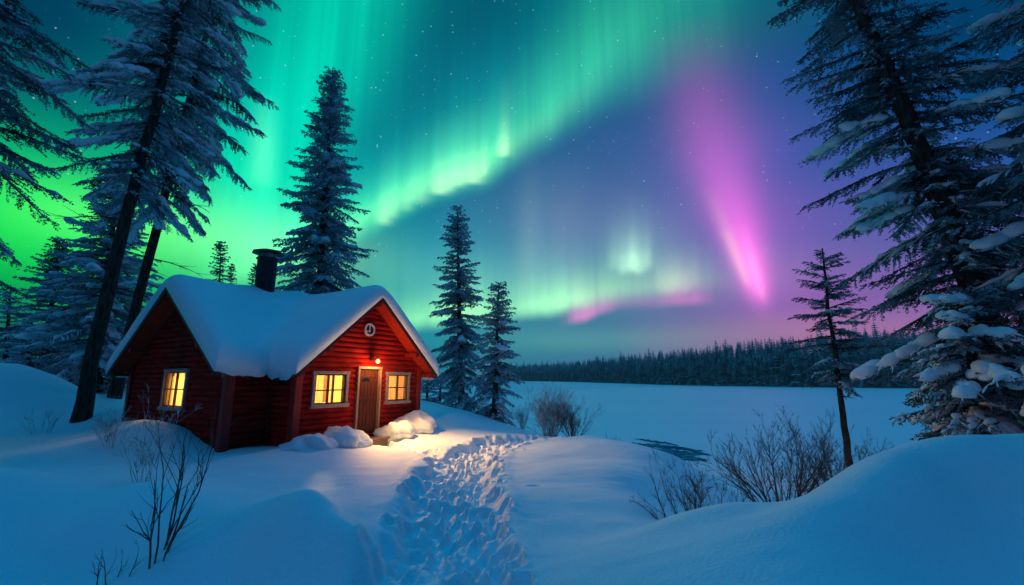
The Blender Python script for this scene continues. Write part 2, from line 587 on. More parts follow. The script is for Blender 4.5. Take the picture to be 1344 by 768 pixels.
# round the cabin
for p in ((0, 0, .16), (CL, 0, .38), (2.3, -.4, .08), (1, -.5, .12), (-CR, CQ, .1), (0, CQ, .12), (-CR - .3, CQ + 2, .55), (-CR - .2, CQ + 4, .55), (-CR, CQ + CW, .45),
          (-CR - .5, CQ + .2, .12), (CL + 1, 1, .6), (CL + 1.2, 4, .8), (2, CQ + CW + 2, .9), (-1, CQ + CW + 2.5, .9), (2, 3, .3), (-.3, 4, .3)): cl(*p)
for p in ((560, 528, 21), (592, 536, 19), (622, 546, 18.5), (605, 540, 24), (650, 551, 20)): cy(*p)
for p in ((90, 573, 12), (0, 574, 12), (105, 552, 15), (150, 526, 19), (60, 540, 15.5), (130, 571, 13), (-150, 560, 13)): cy(*p)
cw(-20, 26, 1.6); cw(-10, 30, 1.2); cw(-30, 40, 2.4); cw(-6, 32, .8); cw(-16, 60, 1.4); cw(-60, 60, 3); cw(-60, 10, 1.5); cw(-40, 120, 2.); cw(-8, 45, .2); cw(-12, 110, 0.)
# near left swells
for p in ((140, 640, 6.6), (220, 636, 6.4), (337, 662, 6.1), (402, 646, 5.3), (455, 700, 4.95), (225, 737, 5.0), (60, 622, 7.2), (0, 610, 6.5), (0, 700, 5.6), (100, 768, 5.1),
          (300, 768, 4.85), (420, 768, 4.72), (320, 690, 5.3), (-200, 650, 6)): cy(*p)
cz(475, 768, -.1); cz(485, 720, -.08); cz(330, 640, .12); cz(250, 618, .12); cz(480, 660, .05)
# right: low hump, hollow, big bank
for p in ((900, 690, 6.2), (945, 681, 6.1), (1000, 690, 5.9), (985, 735, 4.1), (1050, 703, 4.35), (1100, 670, 4.6), (1150, 640, 4.85), (1200, 607, 5.1), (1260, 581, 5.4), (1344, 567, 5.7), (1460, 562, 6),
          (1100, 768, 3.75), (1250, 768, 4.15), (1344, 768, 4.3), (1300, 670, 4.95), (1200, 690, 4.55), (850, 768, 4.1)): cy(*p)
cw(2.6, 7.4, -.42); cw(3.8, 7.2, -.35); cw(5.0, 7.4, -.15); cw(5.2, 9, -.75); cw(6.6, 7.6, .3); cw(7.5, 9.2, .1); cw(9, 9, .5); cw(9.5, 12, -.4)
# lake side
for p in ((700, 571, 16.4), (770, 575, 15.8), (830, 586, 14.6), (900, 606, 12.4)): cy(*p)
shore = [(-2.5, 400), (-1.2, 120), (-.6, 60), (0.3, 40), (0.8, 30), (2.2, 24), (4.0, 19.5), (5.2, 16), (5.4, 13), (6.3, 11), (9, 12.2), (14, 14), (24, 18), (60, 26), (150, 45)]
for x, y in shore[2:-1]:
    cw(x, y, LAKE_Z + .0)
for x, y in ((3, 45), (4, 30), (6.5, 25), (8, 19), (9, 15.5), (15, 18), (26, 23), (60, 34), (30, 60), (30, 120), (90, 120), (5, 90)):
    cw(x, y, LAKE_Z - .9)
for x, y, z in ((0, 0, .02), (-3, 0, .5), (3, 0, .3), (6, 2, 1.0), (-7, 2, .7), (0, -8, .2), (-20, -10, 1), (20, -10, 1.5), (14, 4, 1.6), (30, 5, 1.5), (60, 10, 1.0), (-20, 5, .8)):
    cw(x, y, z)
CT = np.array(ctrl)


def _tps(r2):
    return r2 * np.log(np.maximum(r2, 1e-9)) * .5


# thin plate in a mildly compressed plane so that far anchors do not ripple the near field
def _warp(x, y):
    r = np.hypot(x, y) + 1e-6
    k = np.where(r > 20, (20 + (r - 20) * .35) / r, 1.0)
    return x * k, y * k


_cx, _cy = _warp(CT[:, 0], CT[:, 1])
_n = len(CT)
_K = _tps((_cx[:, None] - _cx) ** 2 + (_cy[:, None] - _cy) ** 2) + np.eye(_n) * .04
_P = np.stack([np.ones(_n), _cx, _cy], 1)
_A = np.block([[_K, _P], [_P.T, np.zeros((3, 3))]])
_w = np.linalg.solve(_A, np.concatenate([CT[:, 2], np.zeros(3)]))


def base_h(x, y):
    x = np.asarray(x, float); y = np.asarray(y, float)
    sh = x.shape
    u, v = _warp(x.ravel(), y.ravel())
    out = np.empty(u.size)
    for i in range(0, u.size, 20000):
        a, b = u[i:i + 20000], v[i:i + 20000]
        out[i:i + 20000] = _tps((a[:, None] - _cx) ** 2 + (b[:, None] - _cy) ** 2) @ _w[:_n] + _w[_n] + _w[_n + 1] * a + _w[_n + 2] * b
    return np.clip(out, -2.6, 5).reshape(sh)


def bump(x, y, cx, cy_, rx, ry, h, rot=0.0, p=2.0):
    c, s = math.cos(rot), math.sin(rot)
    u = ((x - cx) * c + (y - cy_) * s) / rx; v = (-(x - cx) * s + (y - cy_) * c) / ry
    return h * np.exp(-(u * u + v * v) ** (p / 2))


PATH = [at_z(px, py, z)[:2] for px, py, z in ((560, 900, -.1), (578, 768, -.1), (583, 720, -.08), (590, 680, -.06), (597, 645, 0), (601, 620, .0), (607, 602, .02), (622, 591, .03), (650, 582, .03), (690, 575, .05), (735, 573, .05))]
SPUR = [at_z(px, py, .05)[:2] for px, py in ((602, 604), (575, 592), (545, 589))] + [loc(2.35, -.75), loc(2.32, -.25)]


def smooth_line(pts, n=160):
    pts = np.array(pts); d = np.concatenate([[0], np.cumsum(np.hypot(*np.diff(pts, axis=0).T))])
    t = np.linspace(0, d[-1], n)
    q = np.stack([np.interp(t, d, pts[:, k]) for k in (0, 1)], 1)
    for _ in range(10):
        q[1:-1] = (q[:-2] + 2 * q[1:-1] + q[2:]) / 4
    return q


PATHS, SPURS = smooth_line(PATH), smooth_line(SPUR, 50)


def dist_line(x, y, L):
    d = np.full(x.shape, 1e9)
    for (ax, ay), (bx, by) in zip(L[:-1], L[1:]):
        ux, uy = bx - ax, by - ay
        t = np.clip(((x - ax) * ux + (y - ay) * uy) / (ux * ux + uy * uy + 1e-12), 0, 1)
        d = np.minimum(d, np.hypot(x - ax - t * ux, y - ay - t * uy))
    return d


def hill_h(x, y):
    hx, hy, _ = at_y(10, 482, 16.5)
    h = base_h(x, y)
    h = h + bump(x, y, hx - 1.0, hy, 3.0, 2.2, 1.55, 0, 3.0)
    # mound under the side window
    mx, my = loc(-CR - .75, CQ + 2.6)
    h = h + bump(x, y, mx, my, 1.5, .7, .22, math.atan2(DL[1], DL[0]), 2.5)
    # low hump in front of the right shrubs, a second swell at the lower left
    bx, by, _ = at_y(940, 700, 5.7)
    h = h + bump(x, y, bx, by, .95, .42, .20, .12, 2.6)
    bx, by, _ = at_y(150, 690, 5.9)
    h = h + bump(x, y, bx, by, 1.3, .6, .16, -.2, 2.6)
    bx, by, _ = at_y(395, 690, 5.05)
    h = h + bump(x, y, bx, by, .8, .5, .04, -.3, 2.2)
    # wind drifts
    far = sstep(60, 25, y)
    h = h + (vnoise(x * .5 + 9, y * .8 + 4, 1) - .5) * .10 * far + (vnoise(x * 1.4 + 3, y * 2.3, 2) - .5) * .04 * far + (vnoise(x * 3.1 + 7, y * 6.3, 21) - .5) * .014 * far
    return h


def ground(x, y):
    return float(hill_h(np.array([float(x)]), np.array([float(y)]))[0])


def axis(dense0, dense1, step, lo, hi, grow=1.09):
    a = list(np.arange(dense0, dense1, step))
    s = step
    while a[-1] < hi: s *= grow; a.append(a[-1] + s)
    b = []; s = step; v = dense0
    while v > lo: s *= grow; v -= s; b.append(v)
    return np.array(b[::-1] + a)


gx = axis(-3.4, 2.4, .034, -420, 480, 1.07)
gy = axis(2.6, 13.6, .036, -40, 430, 1.055)
GX, GY = np.meshgrid(gx, gy)
GZ = hill_h(GX, GY)
sel = (GX > -6) & (GX < 4.5) & (GY > 1) & (GY < 18)
sx, sy = GX[sel], GY[sel]
d1 = dist_line(sx, sy, PATHS[::2]); d2 = dist_line(sx, sy, SPURS[::2])
wob = (vnoise(sx * 2.2, sy * 2.2, 5) - .5) * .28 + (vnoise(sx * 6, sy * 6, 6) - .5) * .12
tr = np.maximum(1 - sstep(.56, .80, d1 + wob), .65 * (1 - sstep(.18, .5, d2 + wob * .7)))
rim = np.exp(-((np.minimum(d1, d2 + .3) + wob * .7 - .92) / .13) ** 2)
zz = GZ[sel] - .19 * tr + .025 * rim * (1 - tr) + tr * ((vnoise(sx * 5, sy * 5, 8) - .5) * .07 + (vnoise(sx * 13, sy * 12, 9) - .5) * .014)
# individual footprints: overlapping soft bowls, the deepest wins; pushed-up lips between them
rs = np.random.RandomState(4)
dent = np.zeros_like(zz); lip = np.zeros_like(zz)
def prints(L, n, half, depth):
    for _ in range(n):
        i = rs.randint(1, len(L) - 1)
        t = L[i + 1] - L[i - 1]; t = t / (np.hypot(*t) + 1e-9); nn = np.array([-t[1], t[0]])
        c = L[i] + nn * np.clip(rs.normal(0, half * .6), -half, half) + t * rs.uniform(-.1, .1)
        ang = math.atan2(t[1], t[0]) + rs.normal(0, .32)
        m = (np.abs(sx - c[0]) < .5) & (np.abs(sy - c[1]) < .5)
        if not m.any(): continue
        ca, sa = math.cos(ang), math.sin(ang)
        ru, rv = rs.uniform(.13, .19), rs.uniform(.075, .115)
        u = ((sx[m] - c[0]) * ca + (sy[m] - c[1]) * sa) / ru; v = (-(sx[m] - c[0]) * sa + (sy[m] - c[1]) * ca) / rv
        r = np.sqrt(u * u + v * v) + (vnoise(sx[m] * 7 + i, sy[m] * 7, 3) - .5) * .3
        dd = depth * rs.uniform(.5, 1.25)
        dent[m] = np.maximum(dent[m], dd * (1 - sstep(.42, 1.02, r)))
        lip[m] = np.maximum(lip[m], dd * .30 * np.exp(-((r - 1.10) / .16) ** 2))
prints(PATHS, 640, .78, .12)
prints(SPURS, 70, .32, .09)
zz = zz - dent + lip * np.clip(1 - dent / .05, 0, 1)
# chunks of kicked-up snow
for _ in range(90):
    i = rs.randint(1, len(PATHS) - 1); c = PATHS[i] + rs.normal(0, .5, 2)
    m = (np.abs(sx - c[0]) < .15) & (np.abs(sy - c[1]) < .15)
    rr = rs.uniform(.03, .06)
    zz[m] += rr * .8 * np.exp(-((sx[m] - c[0]) ** 2 + (sy[m] - c[1]) ** 2) / rr ** 2)
# lone hole in the clean snow
hx, hy, _ = at_z(701, 637, 0)
zz += -.08 * np.exp(-(((sx - hx) / .12) ** 2 + ((sy - hy) / .10) ** 2) ** 2)
GZ[sel] = zz
ny, nx = GX.shape
ii, jj = np.meshgrid(np.arange(ny - 1), np.arange(nx - 1), indexing='ij')
Q = np.stack([ii * nx + jj, ii * nx + jj + 1, (ii + 1) * nx + jj + 1, (ii + 1) * nx + jj], -1).reshape(-1, 4)
g = mesh_np('snow_ground', np.stack([GX, GY, GZ], -1).reshape(-1, 3), [Q], M['snow'])
tag(g, kind='structure')

# frozen lake
lk = mesh_np('frozen_lake', [(-40, 6, LAKE_Z), (900, 6, LAKE_Z), (900, 900, LAKE_Z), (-40, 900, LAKE_Z)], [[[0, 1, 2, 3]]], M['lake'], smooth=False)
tag(lk, kind='structure')
# thin dark ice at the shore: streaks with ragged tapered ends
mb = MB()
rs = np.random.RandomState(8)
for px, py, wpx, hpx in ((868, 586, 90, 6), (885, 593, 75, 7), (862, 580, 60, 3), (905, 600, 50, 5), (895, 588, 60, 3), (850, 591, 50, 6), (915, 593, 40, 3), (880, 599, 70, 4)):
    n = 22; up = []; dn = []
    for k in range(n + 1):
        t = k / n; w = math.sin(math.pi * t) ** .7
        yy = py + (t - .5) * 9 + rs.normal(0, .35)
        up.append(at_z(px + (t - .5) * wpx, yy - hpx * .5 * w * rs.uniform(.6, 1.1), LAKE_Z + .004 + .004 * len(mb.v)))
        dn.append(at_z(px + (t - .5) * wpx, yy + hpx * .5 * w * rs.uniform(.6, 1.1) + .05, LAKE_Z + .004 + .004 * len(mb.v)))
    V = np.array(up + dn)
    mb.arr(V, np.array([[n + 1 + k, n + 2 + k, k + 1, k] for k in range(n)]))
o = mb.build('water_patch', M['ice'])
tag(o, kind='structure')

# ------------------------------------------------------------------ the log cabin
ZE, ZR1, ZR2, OH, OG = 2.226, 4.33, 4.19, .346, .50
K2 = (ZR2 - ZE) / (CL / 2); K1 = (ZR1 - ZE) / (CW / 2); BM = CQ + CW / 2
CB = CQ + CW
cabin = tag(empty('log_cabin', (B0[0], B0[1], 0), math.pi / 2 - TH), 'small red log cabin under a thick snow roof with glowing windows', 'cabin')


def log_wall(name, p0, d, n, L, ends, openings=(), course=.15, z0=-.25, amp=.05, half=True):
    """horizontal half-round logs; ends(z) gives the left and right limits at height z"""
    p0, d, n = np.array(p0, float), np.array(d, float), np.array(n, float)
    mb = MB(); inner = MB()
    S = 8
    z = z0
    rs = np.random.RandomState(int(abs(p0[0] * 100 + p0[1] * 10)) + 3)
    cuts = sorted({o[2] for o in openings} | {o[3] for o in openings})
    while z < 4.5:
        jit = rs.uniform(.85, 1.12)
        zs = sorted(set([z + course * k / S for k in range(S + 1)] + [c for c in cuts if z < c < z + course]))
        out = [amp * jit * max(0.0, math.sin(math.pi * (q - z) / course)) ** .55 - .018 for q in zs]
        for a in range(len(zs) - 1):
            l0, r0 = ends(zs[a]); l1, r1 = ends(zs[a + 1])
            if r0 - l0 < .01: continue
            if r1 < l1: l1 = r1 = (l1 + r1) / 2
            zm = (zs[a] + zs[a + 1]) / 2
            segs = [[(l0, l1), (r0, r1)]]
            for o0, o1, oz0, oz1 in openings:
                if oz0 < zm < oz1:
                    new = []
                    for s, e in segs:
                        if s[0] < o0 and e[0] > o1:
                            new += [[s, (o0, o0)], [(o1, o1), e]]
                        else: new.append([s, e])
                    segs = new
            for (s0, s1), (e0, e1) in segs:
                def P(t, off, zz): q = p0 + d * t + n * off; return (q[0], q[1], zz)
                mb.add([P(s0, out[a], zs[a]), P(e0, out[a], zs[a]), P(e1, out[a + 1], zs[a + 1]), P(s1, out[a + 1], zs[a + 1])], [(0, 1, 2, 3)])
                inner.add([P(s0, -.13, zs[a]), P(e0, -.13, zs[a]), P(e1, -.13, zs[a + 1]), P(s1, -.13, zs[a + 1])], [(3, 2, 1, 0)])
        z += course
    w = mb.build(name, M['red_log'], cabin)
    inner.build('inner_lining', M['inner'], w)
    return w


def gable_ends(L, kk, ze=ZE):
    return lambda z: (0, L) if z <= ze else ((z - ze) / kk, L - (z - ze) / kk)


def flat_ends(L, top=ZE):
    return lambda z: (0, L) if z < top else (0, 0)


DO0, DO1, DZ0, DZ1 = 1.935, 2.70, .25, 2.13           # door opening
WL = (.51, 1.48, 1.17, 1.96)                           # window openings t0,t1,z0,z1
WR = (3.08, 3.915, 1.17, 1.97)
WS = (2.13, 3.34, 1.08, 2.03)
log_wall('log_wall', (0, 0), (1, 0), (0, -1), CL, gable_ends(CL, K2), [(DO0, DO1, DZ0, DZ1), WL, WR])
log_wall('log_wall', (-CR, CQ), (0, 1), (-1, 0), CW, gable_ends(CW, K1), [WS])
log_wall('log_wall', (-CR, CQ), (1, 0), (0, -1), CR, flat_ends(CR, ZE + .1))
log_wall('log_wall', (0, 0), (0, 1), (-1, 0), CQ, flat_ends(CQ, ZE + .1))
log_wall('log_wall', (CL, 0), (0, 1), (1, 0), CB, flat_ends(CB, ZE + .1))
log_wall('log_wall', (-CR, CB), (1, 0), (0, 1), CL + CR, lambda z: (0, CL + CR) if z < ZE else ((CR + (z - ZE) / K2, CR + CL - (z - ZE) / K2)))
# corner boards
for (a, b, da, db) in ((0, 0, -.06, -.07), (CL, 0, .06, -.07), (-CR, CQ, -.07, -.06), (-CR, CB, -.07, .06)):
    m = MB()
    sa, sb = (1 if a <= 0 else -1), (1 if b < CB else -1)
    for (xa, xb) in (((a - .075 * sa, a + .12 * sa), (b - .085 * sb, b - .045 * sb)), ((a - .085 * sa, a - .045 * sa), (b - .0445 * sb, b + .12 * sb))):
        m.box(min(xa), max(xa), min(xb), max(xb), -.25, ZE + .02)
    m.build('corner_board', M['red_board'], cabin, bevel=.006)

MB().box(-.07, .02, CQ - .07, CQ + .02, -.25, ZE + .05).build('corner_board', M['red_board'], cabin)


# roof slabs: one gable roof per wing
def slab(name, corners, t=.07, mat='soffit'):
    c = np.array(corners, float)
    n = np.cross(c[1] - c[0], c[3] - c[0]); n /= np.linalg.norm(n)
    if n[2] < 0: n = -n
    m = MB()
    m.hexa(list(c) + list(c + n * t))
    return m.build(name, M[mat], cabin)


e2 = ZE - K2 * OH; e1 = ZE - K1 * OH
Y0, Y1 = -OG, CB + OG
slab('roof', [(-OH, Y0, e2), (CL / 2, Y0, ZR2), (CL / 2, Y1, ZR2), (-OH, Y1, e2)])
slab('roof', [(CL + OH, Y0, e2), (CL / 2 + .001, Y0, ZR2), (CL / 2 + .001, Y1, ZR2), (CL + OH, Y1, e2)])
slab('roof', [(-CR - OG, CQ - OH, e1), (-CR - OG, BM, ZR1), (CL / 2, BM, ZR1), (CL / 2, CQ - OH, e1)][:])
slab('roof', [(-CR - OG, CB + OH, e1), (-CR - OG, BM + .001, ZR1), (CL / 2, BM + .001, ZR1), (CL / 2, CB + OH, e1)])


# rake boards (fascia) on the two visible gables
def rake(p_low, p_top, outward, h=.17, t=.035):
    p_low, p_top, o = np.array(p_low, float), np.array(p_top, float), np.array(outward, float)
    m = MB()
    up = np.array([0, 0, h]); dn = np.array([0, 0, -.055])
    m.hexa([p_low + dn, p_top + dn, p_top + dn + o * t, p_low + dn + o * t, p_low + dn + up, p_top + dn + up, p_top + dn + up + o * t, p_low + dn + up + o * t])
    return m.build('fascia', M['fascia'], cabin, bevel=.005)


rake((-OH, Y0, e2), (CL / 2, Y0, ZR2), (0, -1, 0)); rake((CL + OH, Y0, e2), (CL / 2, Y0, ZR2), (0, -1, 0))
rake((-CR - OG, CQ - OH, e1), (-CR - OG, BM, ZR1), (-1, 0, 0)); rake((-CR - OG, CB + OH, e1), (-CR - OG, BM, ZR1), (-1, 0, 0))
for (x0, x1, yy0, yy1) in ((-OH - .03, -OH - .001, Y0, CQ - OH - .02), (CL + OH + .001, CL + OH + .03, Y0, Y1)):
    MB().box(x0, x1, yy0, yy1, e2 - .05, e2 + .11).build('fascia', M['fascia'], cabin)
MB().box(-CR - OG, -OH - .04, CQ - OH - .03, CQ - OH - .001, e1 - .05, e1 + .11).build('fascia', M['fascia'], cabin)
# purlin ends under the overhangs
for a in (.60, CL - .60, CL / 2):
    zt = ZR2 - K2 * abs(a - CL / 2) - .02
    MB().box(a - .06, a + .06, Y0 + .03, .05, zt - .20, zt - (.07 if a != CL / 2 else .02)).build('purlin', M['red_board'], cabin, bevel=.006)
for a in (-.17, CL + .17):
    zt = ZE - K2 * .17 - .03
    MB().box(a - .06, a + .06, Y0 + .03, .35, zt - .15, zt - .045).build('purlin', M['red_board'], cabin, bevel=.006)
for b in (CQ + .85, CB - .85, BM):
    zt = ZR1 - K1 * abs(b - BM) - .02
    MB().box(-CR - OG + .03, -CR + .05, b - .07, b + .07, zt - .21, zt - (.08 if b != BM else .02)).build('purlin', M['red_board'], cabin, bevel=.006)
for b in (CQ - .17, CB + .17):
    zt = ZE - K1 * .17 - .03
    MB().box(-CR - OG + .03, -CR + .35, b - .06, b + .06, zt - .15, zt - .045).build('purlin', M['red_board'], cabin, bevel=.006)


# snow load on the roof
def roof_snow():
    st = .05
    A = axis_between([-CR - OG - .06, -OH - .06, CL / 2, CL + OH + .06], st)
    Bx = axis_between([Y0 - .06, CQ - OH - .06, CB + OH + .06, Y1 + .06], st)
    a, b = np.meshgrid(A, Bx)
    rect = lambda x0, x1, y0, y1: np.minimum(np.minimum(a - x0, x1 - a), np.minimum(b - y0, y1 - b))
    d = np.maximum(rect(A[0] if False else -OH - .06, CL + OH + .06, Y0 - .06, Y1 + .06), rect(-CR - OG - .06, CL / 2 + .8, CQ - OH - .06, CB + OH + .06))
    sabs = lambda v, s: np.sqrt(v * v + s * s) - s * .6
    r2 = ZR2 - K2 * sabs(a - CL / 2, .30)
    r1 = ZR1 - K1 * sabs(b - BM, .34)
    r1 = r1 - np.maximum(0, a - CL / 2) * 2.0
    k = .28
    sm = np.maximum(r1, r2) + k * .5 * np.exp(-np.abs(r1 - r2) / k)
    hard1 = np.where(a <= CL / 2 + .01, ZR1 - K1 * np.abs(b - BM), -9)
    hard = np.maximum(hard1, ZR2 - K2 * np.abs(a - CL / 2))
    rr = .42
    q = np.clip(d / rr, 0, 1)
    prof = np.sqrt(np.clip(1 - (1 - q) ** 2, 0, 1))
    n = (vnoise(a * 1.1 + 20, b * 1.1 + 20, 11) - .5) * .15 + (vnoise(a * 3 + 20, b * 3 + 20, 12) - .5) * .03 + (vnoise(a * 9 + 20, b * 9 + 20, 13) - .5) * .02 * (1 - q)
    T = .60 + n
    top = sm + T * (.42 + .58 * prof)
    eave = sstep(.06, .35, np.minimum(b - (Y0 - .06), a - (-CR - OG - .06)))
    low = hard + .075 - (1 - q) * eave * (.03 + .10 * vnoise(a * 5 + 30, b * 5 + 30, 14) + .06 * vnoise(a * 14 + 30, b * 14 + 30, 15))
    ny, nx = a.shape
    ok = d > -1e-6
    idx = -np.ones(a.shape, int)
    idx[ok] = np.arange(ok.sum())
    nT = ok.sum()
    # the rim curls outwards a little
    V = [np.stack([a[ok], b[ok], top[ok]], 1), np.stack([a[ok], b[ok], np.minimum(low, top - .05)[ok]], 1)]
    i, j = np.meshgrid(np.arange(ny - 1), np.arange(nx - 1), indexing='ij')
    c = np.stack([idx[i, j], idx[i, j + 1], idx[i + 1, j + 1], idx[i + 1, j]], -1).reshape(-1, 4)
    c = c[(c >= 0).all(1)]
    from collections import Counter
    E = np.concatenate([c[:, [0, 1]], c[:, [1, 2]], c[:, [2, 3]], c[:, [3, 0]]])
    key = np.sort(E, 1); kk = key[:, 0] * nT + key[:, 1]
    un, inv, cnt = np.unique(kk, return_inverse=True, return_counts=True)
    bd = E[cnt[inv] == 1]
    # side strip in three bands so that the edge is rough and rounded
    vt, vb = V[0], V[1]
    cen = None
    side = np.stack([bd[:, 0], bd[:, 0] + nT, bd[:, 1] + nT, bd[:, 1]], 1)
    VV = np.concatenate(V)
    return mesh_np('roof_snow', VV, [c, c[:, ::-1] + nT, side], M['roof_snow'], cabin, True)


def axis_between(marks, st):
    out = []
    for p, q in zip(marks[:-1], marks[1:]):
        n = max(1, int(round((q - p) / st)))
        out += list(np.linspace(p, q, n, endpoint=False))
    return np.array(out + [marks[-1]])


roof_snow()

# icicles along the recess eave and the rakes
rs = np.random.RandomState(3)
for k in range(9):
    a, b = ((-OH - .03, rs.uniform(Y0 + .1, CQ - OH)) if k % 2 else (rs.uniform(-CR - OG + .1, -OH), CQ - OH - .03))
    l = rs.uniform(.05, .16)
    MB().tube([(a, b, e1 - .0), (a + .004, b, e1 - l * .5), (a, b, e1 - .03 - l)], [.013, .009, .001], 6).build('icicle', M['icicle'], cabin, True)


# windows: casing, sash bars, pane
def window(axis_, t0, t1, z0, z1, vbars, hbars, dark=False):
    """axis_ 'F' = front wall (t along a at b=0), 'S' = side gable (t along b at a=-CR)"""
    def bx(m, u0, u1, w0, w1, o0, o1):
        if axis_ == 'F': m.box(u0, u1, -o1, -o0, w0, w1)
        else: m.box(-CR - o1, -CR - o0, CQ + u0, CQ + u1, w0, w1)
    cw_ = .085
    m = MB()
    bx(m, t0 - cw_, t0, z0 - .0, z1, -.10, .075); bx(m, t1, t1 + cw_, z0, z1, -.10, .075)
    bx(m, t0 - cw_ - .02, t1 + cw_ + .02, z1 + .0005, z1 + cw_, -.10, .085)
    win = m.build('window', M['casing'] if not dark else M['casing'], cabin, bevel=.006)
    m = MB(); bx(m, t0 - cw_ - .04, t1 + cw_ + .04, z0 - .10, z0 - .0005, -.10, .11)
    m.build('sill', M['casing'], win, bevel=.008)
    m = MB()
    for v in vbars: bx(m, t0 + (t1 - t0) * v - .02, t0 + (t1 - t0) * v + .02, z0 + .035, z1 - .035, -.03, .03)
    for h in hbars: bx(m, t0 + .035, t1 - .035, z0 + (z1 - z0) * h - .017, z0 + (z1 - z0) * h + .017, -.028, .028)
    bx(m, t0, t0 + .035, z0, z1, -.035, .035); bx(m, t1 - .035, t1, z0, z1, -.035, .035)
    bx(m, t0 + .035, t1 - .035, z0, z0 + .035, -.035, .035); bx(m, t0 + .035, t1 - .035, z1 - .035, z1, -.035, .035)
    m.build('sash', M['muntin'], win)
    m = MB(); bx(m, t0 + .036, t1 - .036, z0 + .036, z1 - .036, -.004, .0)
    m.build('pane', M['glass'], win)
    # pair of curtains just inside
    return win


window('F', *WL, (.44, .60), (.46,))
window('F', *WR, (.5,), (.5,))
window('S', *WS, (.5,), (.5,))


def curtain_cloth(axis_, t0, t1, z0, z1, seed, label):
    rs = np.random.RandomState(seed)
    n = 48
    t = np.linspace(t0, t1, n)
    ph = np.cumsum(rs.uniform(.5, 1.5, n)) * .75
    V = []
    zz = np.linspace(z0 - .05, z1 + .05, 7)
    for k, z in enumerate(zz):
        o = -.20 + .028 * np.sin(ph) * (.6 + .4 * (1 - k / 6)) + .008 * rs.randn(n) * 0
        for i in range(n):
            V.append((t[i], o[i], z))
    Q = np.array([[k * n + i, k * n + i + 1, (k + 1) * n + i + 1, (k + 1) * n + i] for k in range(6) for i in range(n - 1)])
    W = []
    for tt, o, z in V:
        q = loc(tt, -o) if axis_ == 'F' else loc(-CR - o, CQ + tt)
        W.append((q[0], q[1], z))
    o = mesh_np('curtain', W, [Q], M['curtain'], None, True)
    tag(o, label, 'curtain', 'curtains in the cabin windows')


for ax_, w, s, lab in (('F', WL, 1, 'front window left of the door'), ('F', WR, 3, 'front window right of the door'), ('S', WS, 5, 'side window on the left gable')):
    mid = (w[0] + w[1]) / 2
    a1, a2 = ('left', 'right') if ax_ == 'F' else ('right', 'left')
    curtain_cloth(ax_, w[0] - .05, mid - .045, w[2], w[3], s, f'glowing yellow curtain on the {a1} side of the cabin {lab}')
    curtain_cloth(ax_, mid + .045, w[1] + .05, w[2], w[3], s + 1, f'glowing yellow curtain on the {a2} side of the cabin {lab}')

# door
m = MB()
m.box(DO0 - .065, DO0, -.085, .10, DZ0, DZ1); m.box(DO1, DO1 + .065, -.085, .10, DZ0, DZ1); m.box(DO0 - .075, DO1 + .075, -.095, .10, DZ1 + .0005, DZ1 + .07)
m.build('door_frame', M['door_case'], cabin, bevel=.005)
m = MB()
nb = 6; wdt = (DO1 - DO0) / nb
for k in range(nb):
    m.box(DO0 + k * wdt + .004, DO0 + (k + 1) * wdt - .004, .012, .05, DZ0 + .01, DZ1 - .005)
m.box(DO0, DO1, .03, .045, DZ0 + .005, DZ1 - .001)
door = m.build('door', M['door'], cabin, bevel=.004)
for z in (DZ0 + .16, DZ0 + 1.02, DZ1 - .2): MB().box(DO0 + .02, DO1 - .02, .000, .011, z - .055, z + .055).build('ledge', M['door'], door, bevel=.003)
m = MB(); nA = 12
ring = [(DO0 + .30 + .15 * math.cos(math.pi * k / nA), .004, DZ1 - .36 + .10 * math.sin(math.pi * k / nA)) for k in range(nA + 1)]
back = [(x, .0118, z) for x, y, z in ring]
m.add(ring + back, [tuple(range(nA + 1))] + [(k, k + 1, nA + 2 + k, nA + 1 + k) for k in range(nA)] + [(0, nA, 2 * nA + 1, nA + 1)])
m.build('door_light', M['dark_glass'], door)
m = MB(); m.box(DO0 + .05, DO0 + .10, -.012, .0, 1.10, 1.26); m.tube([(DO0 + .075, -.012, 1.2), (DO0 + .075, -.06, 1.2), (DO0 + .20, -.06, 1.195)], [.011, .011, .009], 8)
m.build('door_handle', M['black_metal'], door)
# step
m = MB()
m.box(DO0 - .2, DO1 + .25, -.62, -.09, .135, .185); m.box(DO0 - .12, DO1 + .18, -.57, -.1, -.2, .1345)
step = tag(m.build('door_step', M['step'], None, bevel=.008), 'weathered wooden step below the cabin door', 'step')
step.location = (B0[0], B0[1], 0); step.rotation_euler = (0, 0, math.pi / 2 - TH)

# round gable window with white ring
rc = (CL / 2 - .02, 3.30)
m = MB(); k = 28
for i in range(k):
    t0_, t1_ = 2 * math.pi * i / k, 2 * math.pi * (i + 1) / k
    P = [(rc[0] + r * math.cos(t), o, rc[1] + r * math.sin(t)) for t in (t0_, t1_) for r, o in ((.145, -.03), (.195, -.03), (.195, -.085), (.145, -.085))]
    m.add(P, [(0, 1, 5, 4), (1, 2, 6, 5), (2, 3, 7, 6), (3, 0, 4, 7)])
rw = m.build('round_window', M['white_ring'], cabin)
MB().add([(rc[0] + .147 * math.cos(2 * math.pi * i / k), -.05, rc[1] + .147 * math.sin(2 * math.pi * i / k)) for i in range(k)], [tuple(range(k))]).build('pane', M['dark_glass'], rw)
m = MB(); m.box(rc[0] - .016, rc[0] + .016, -.075, -.055, rc[1] - .07, rc[1] + .15); m.box(rc[0] - .10, rc[0] + .03, -.073, -.057, rc[1] - .065, rc[1] - .035)
m.build('sash', M['white_ring'], rw)

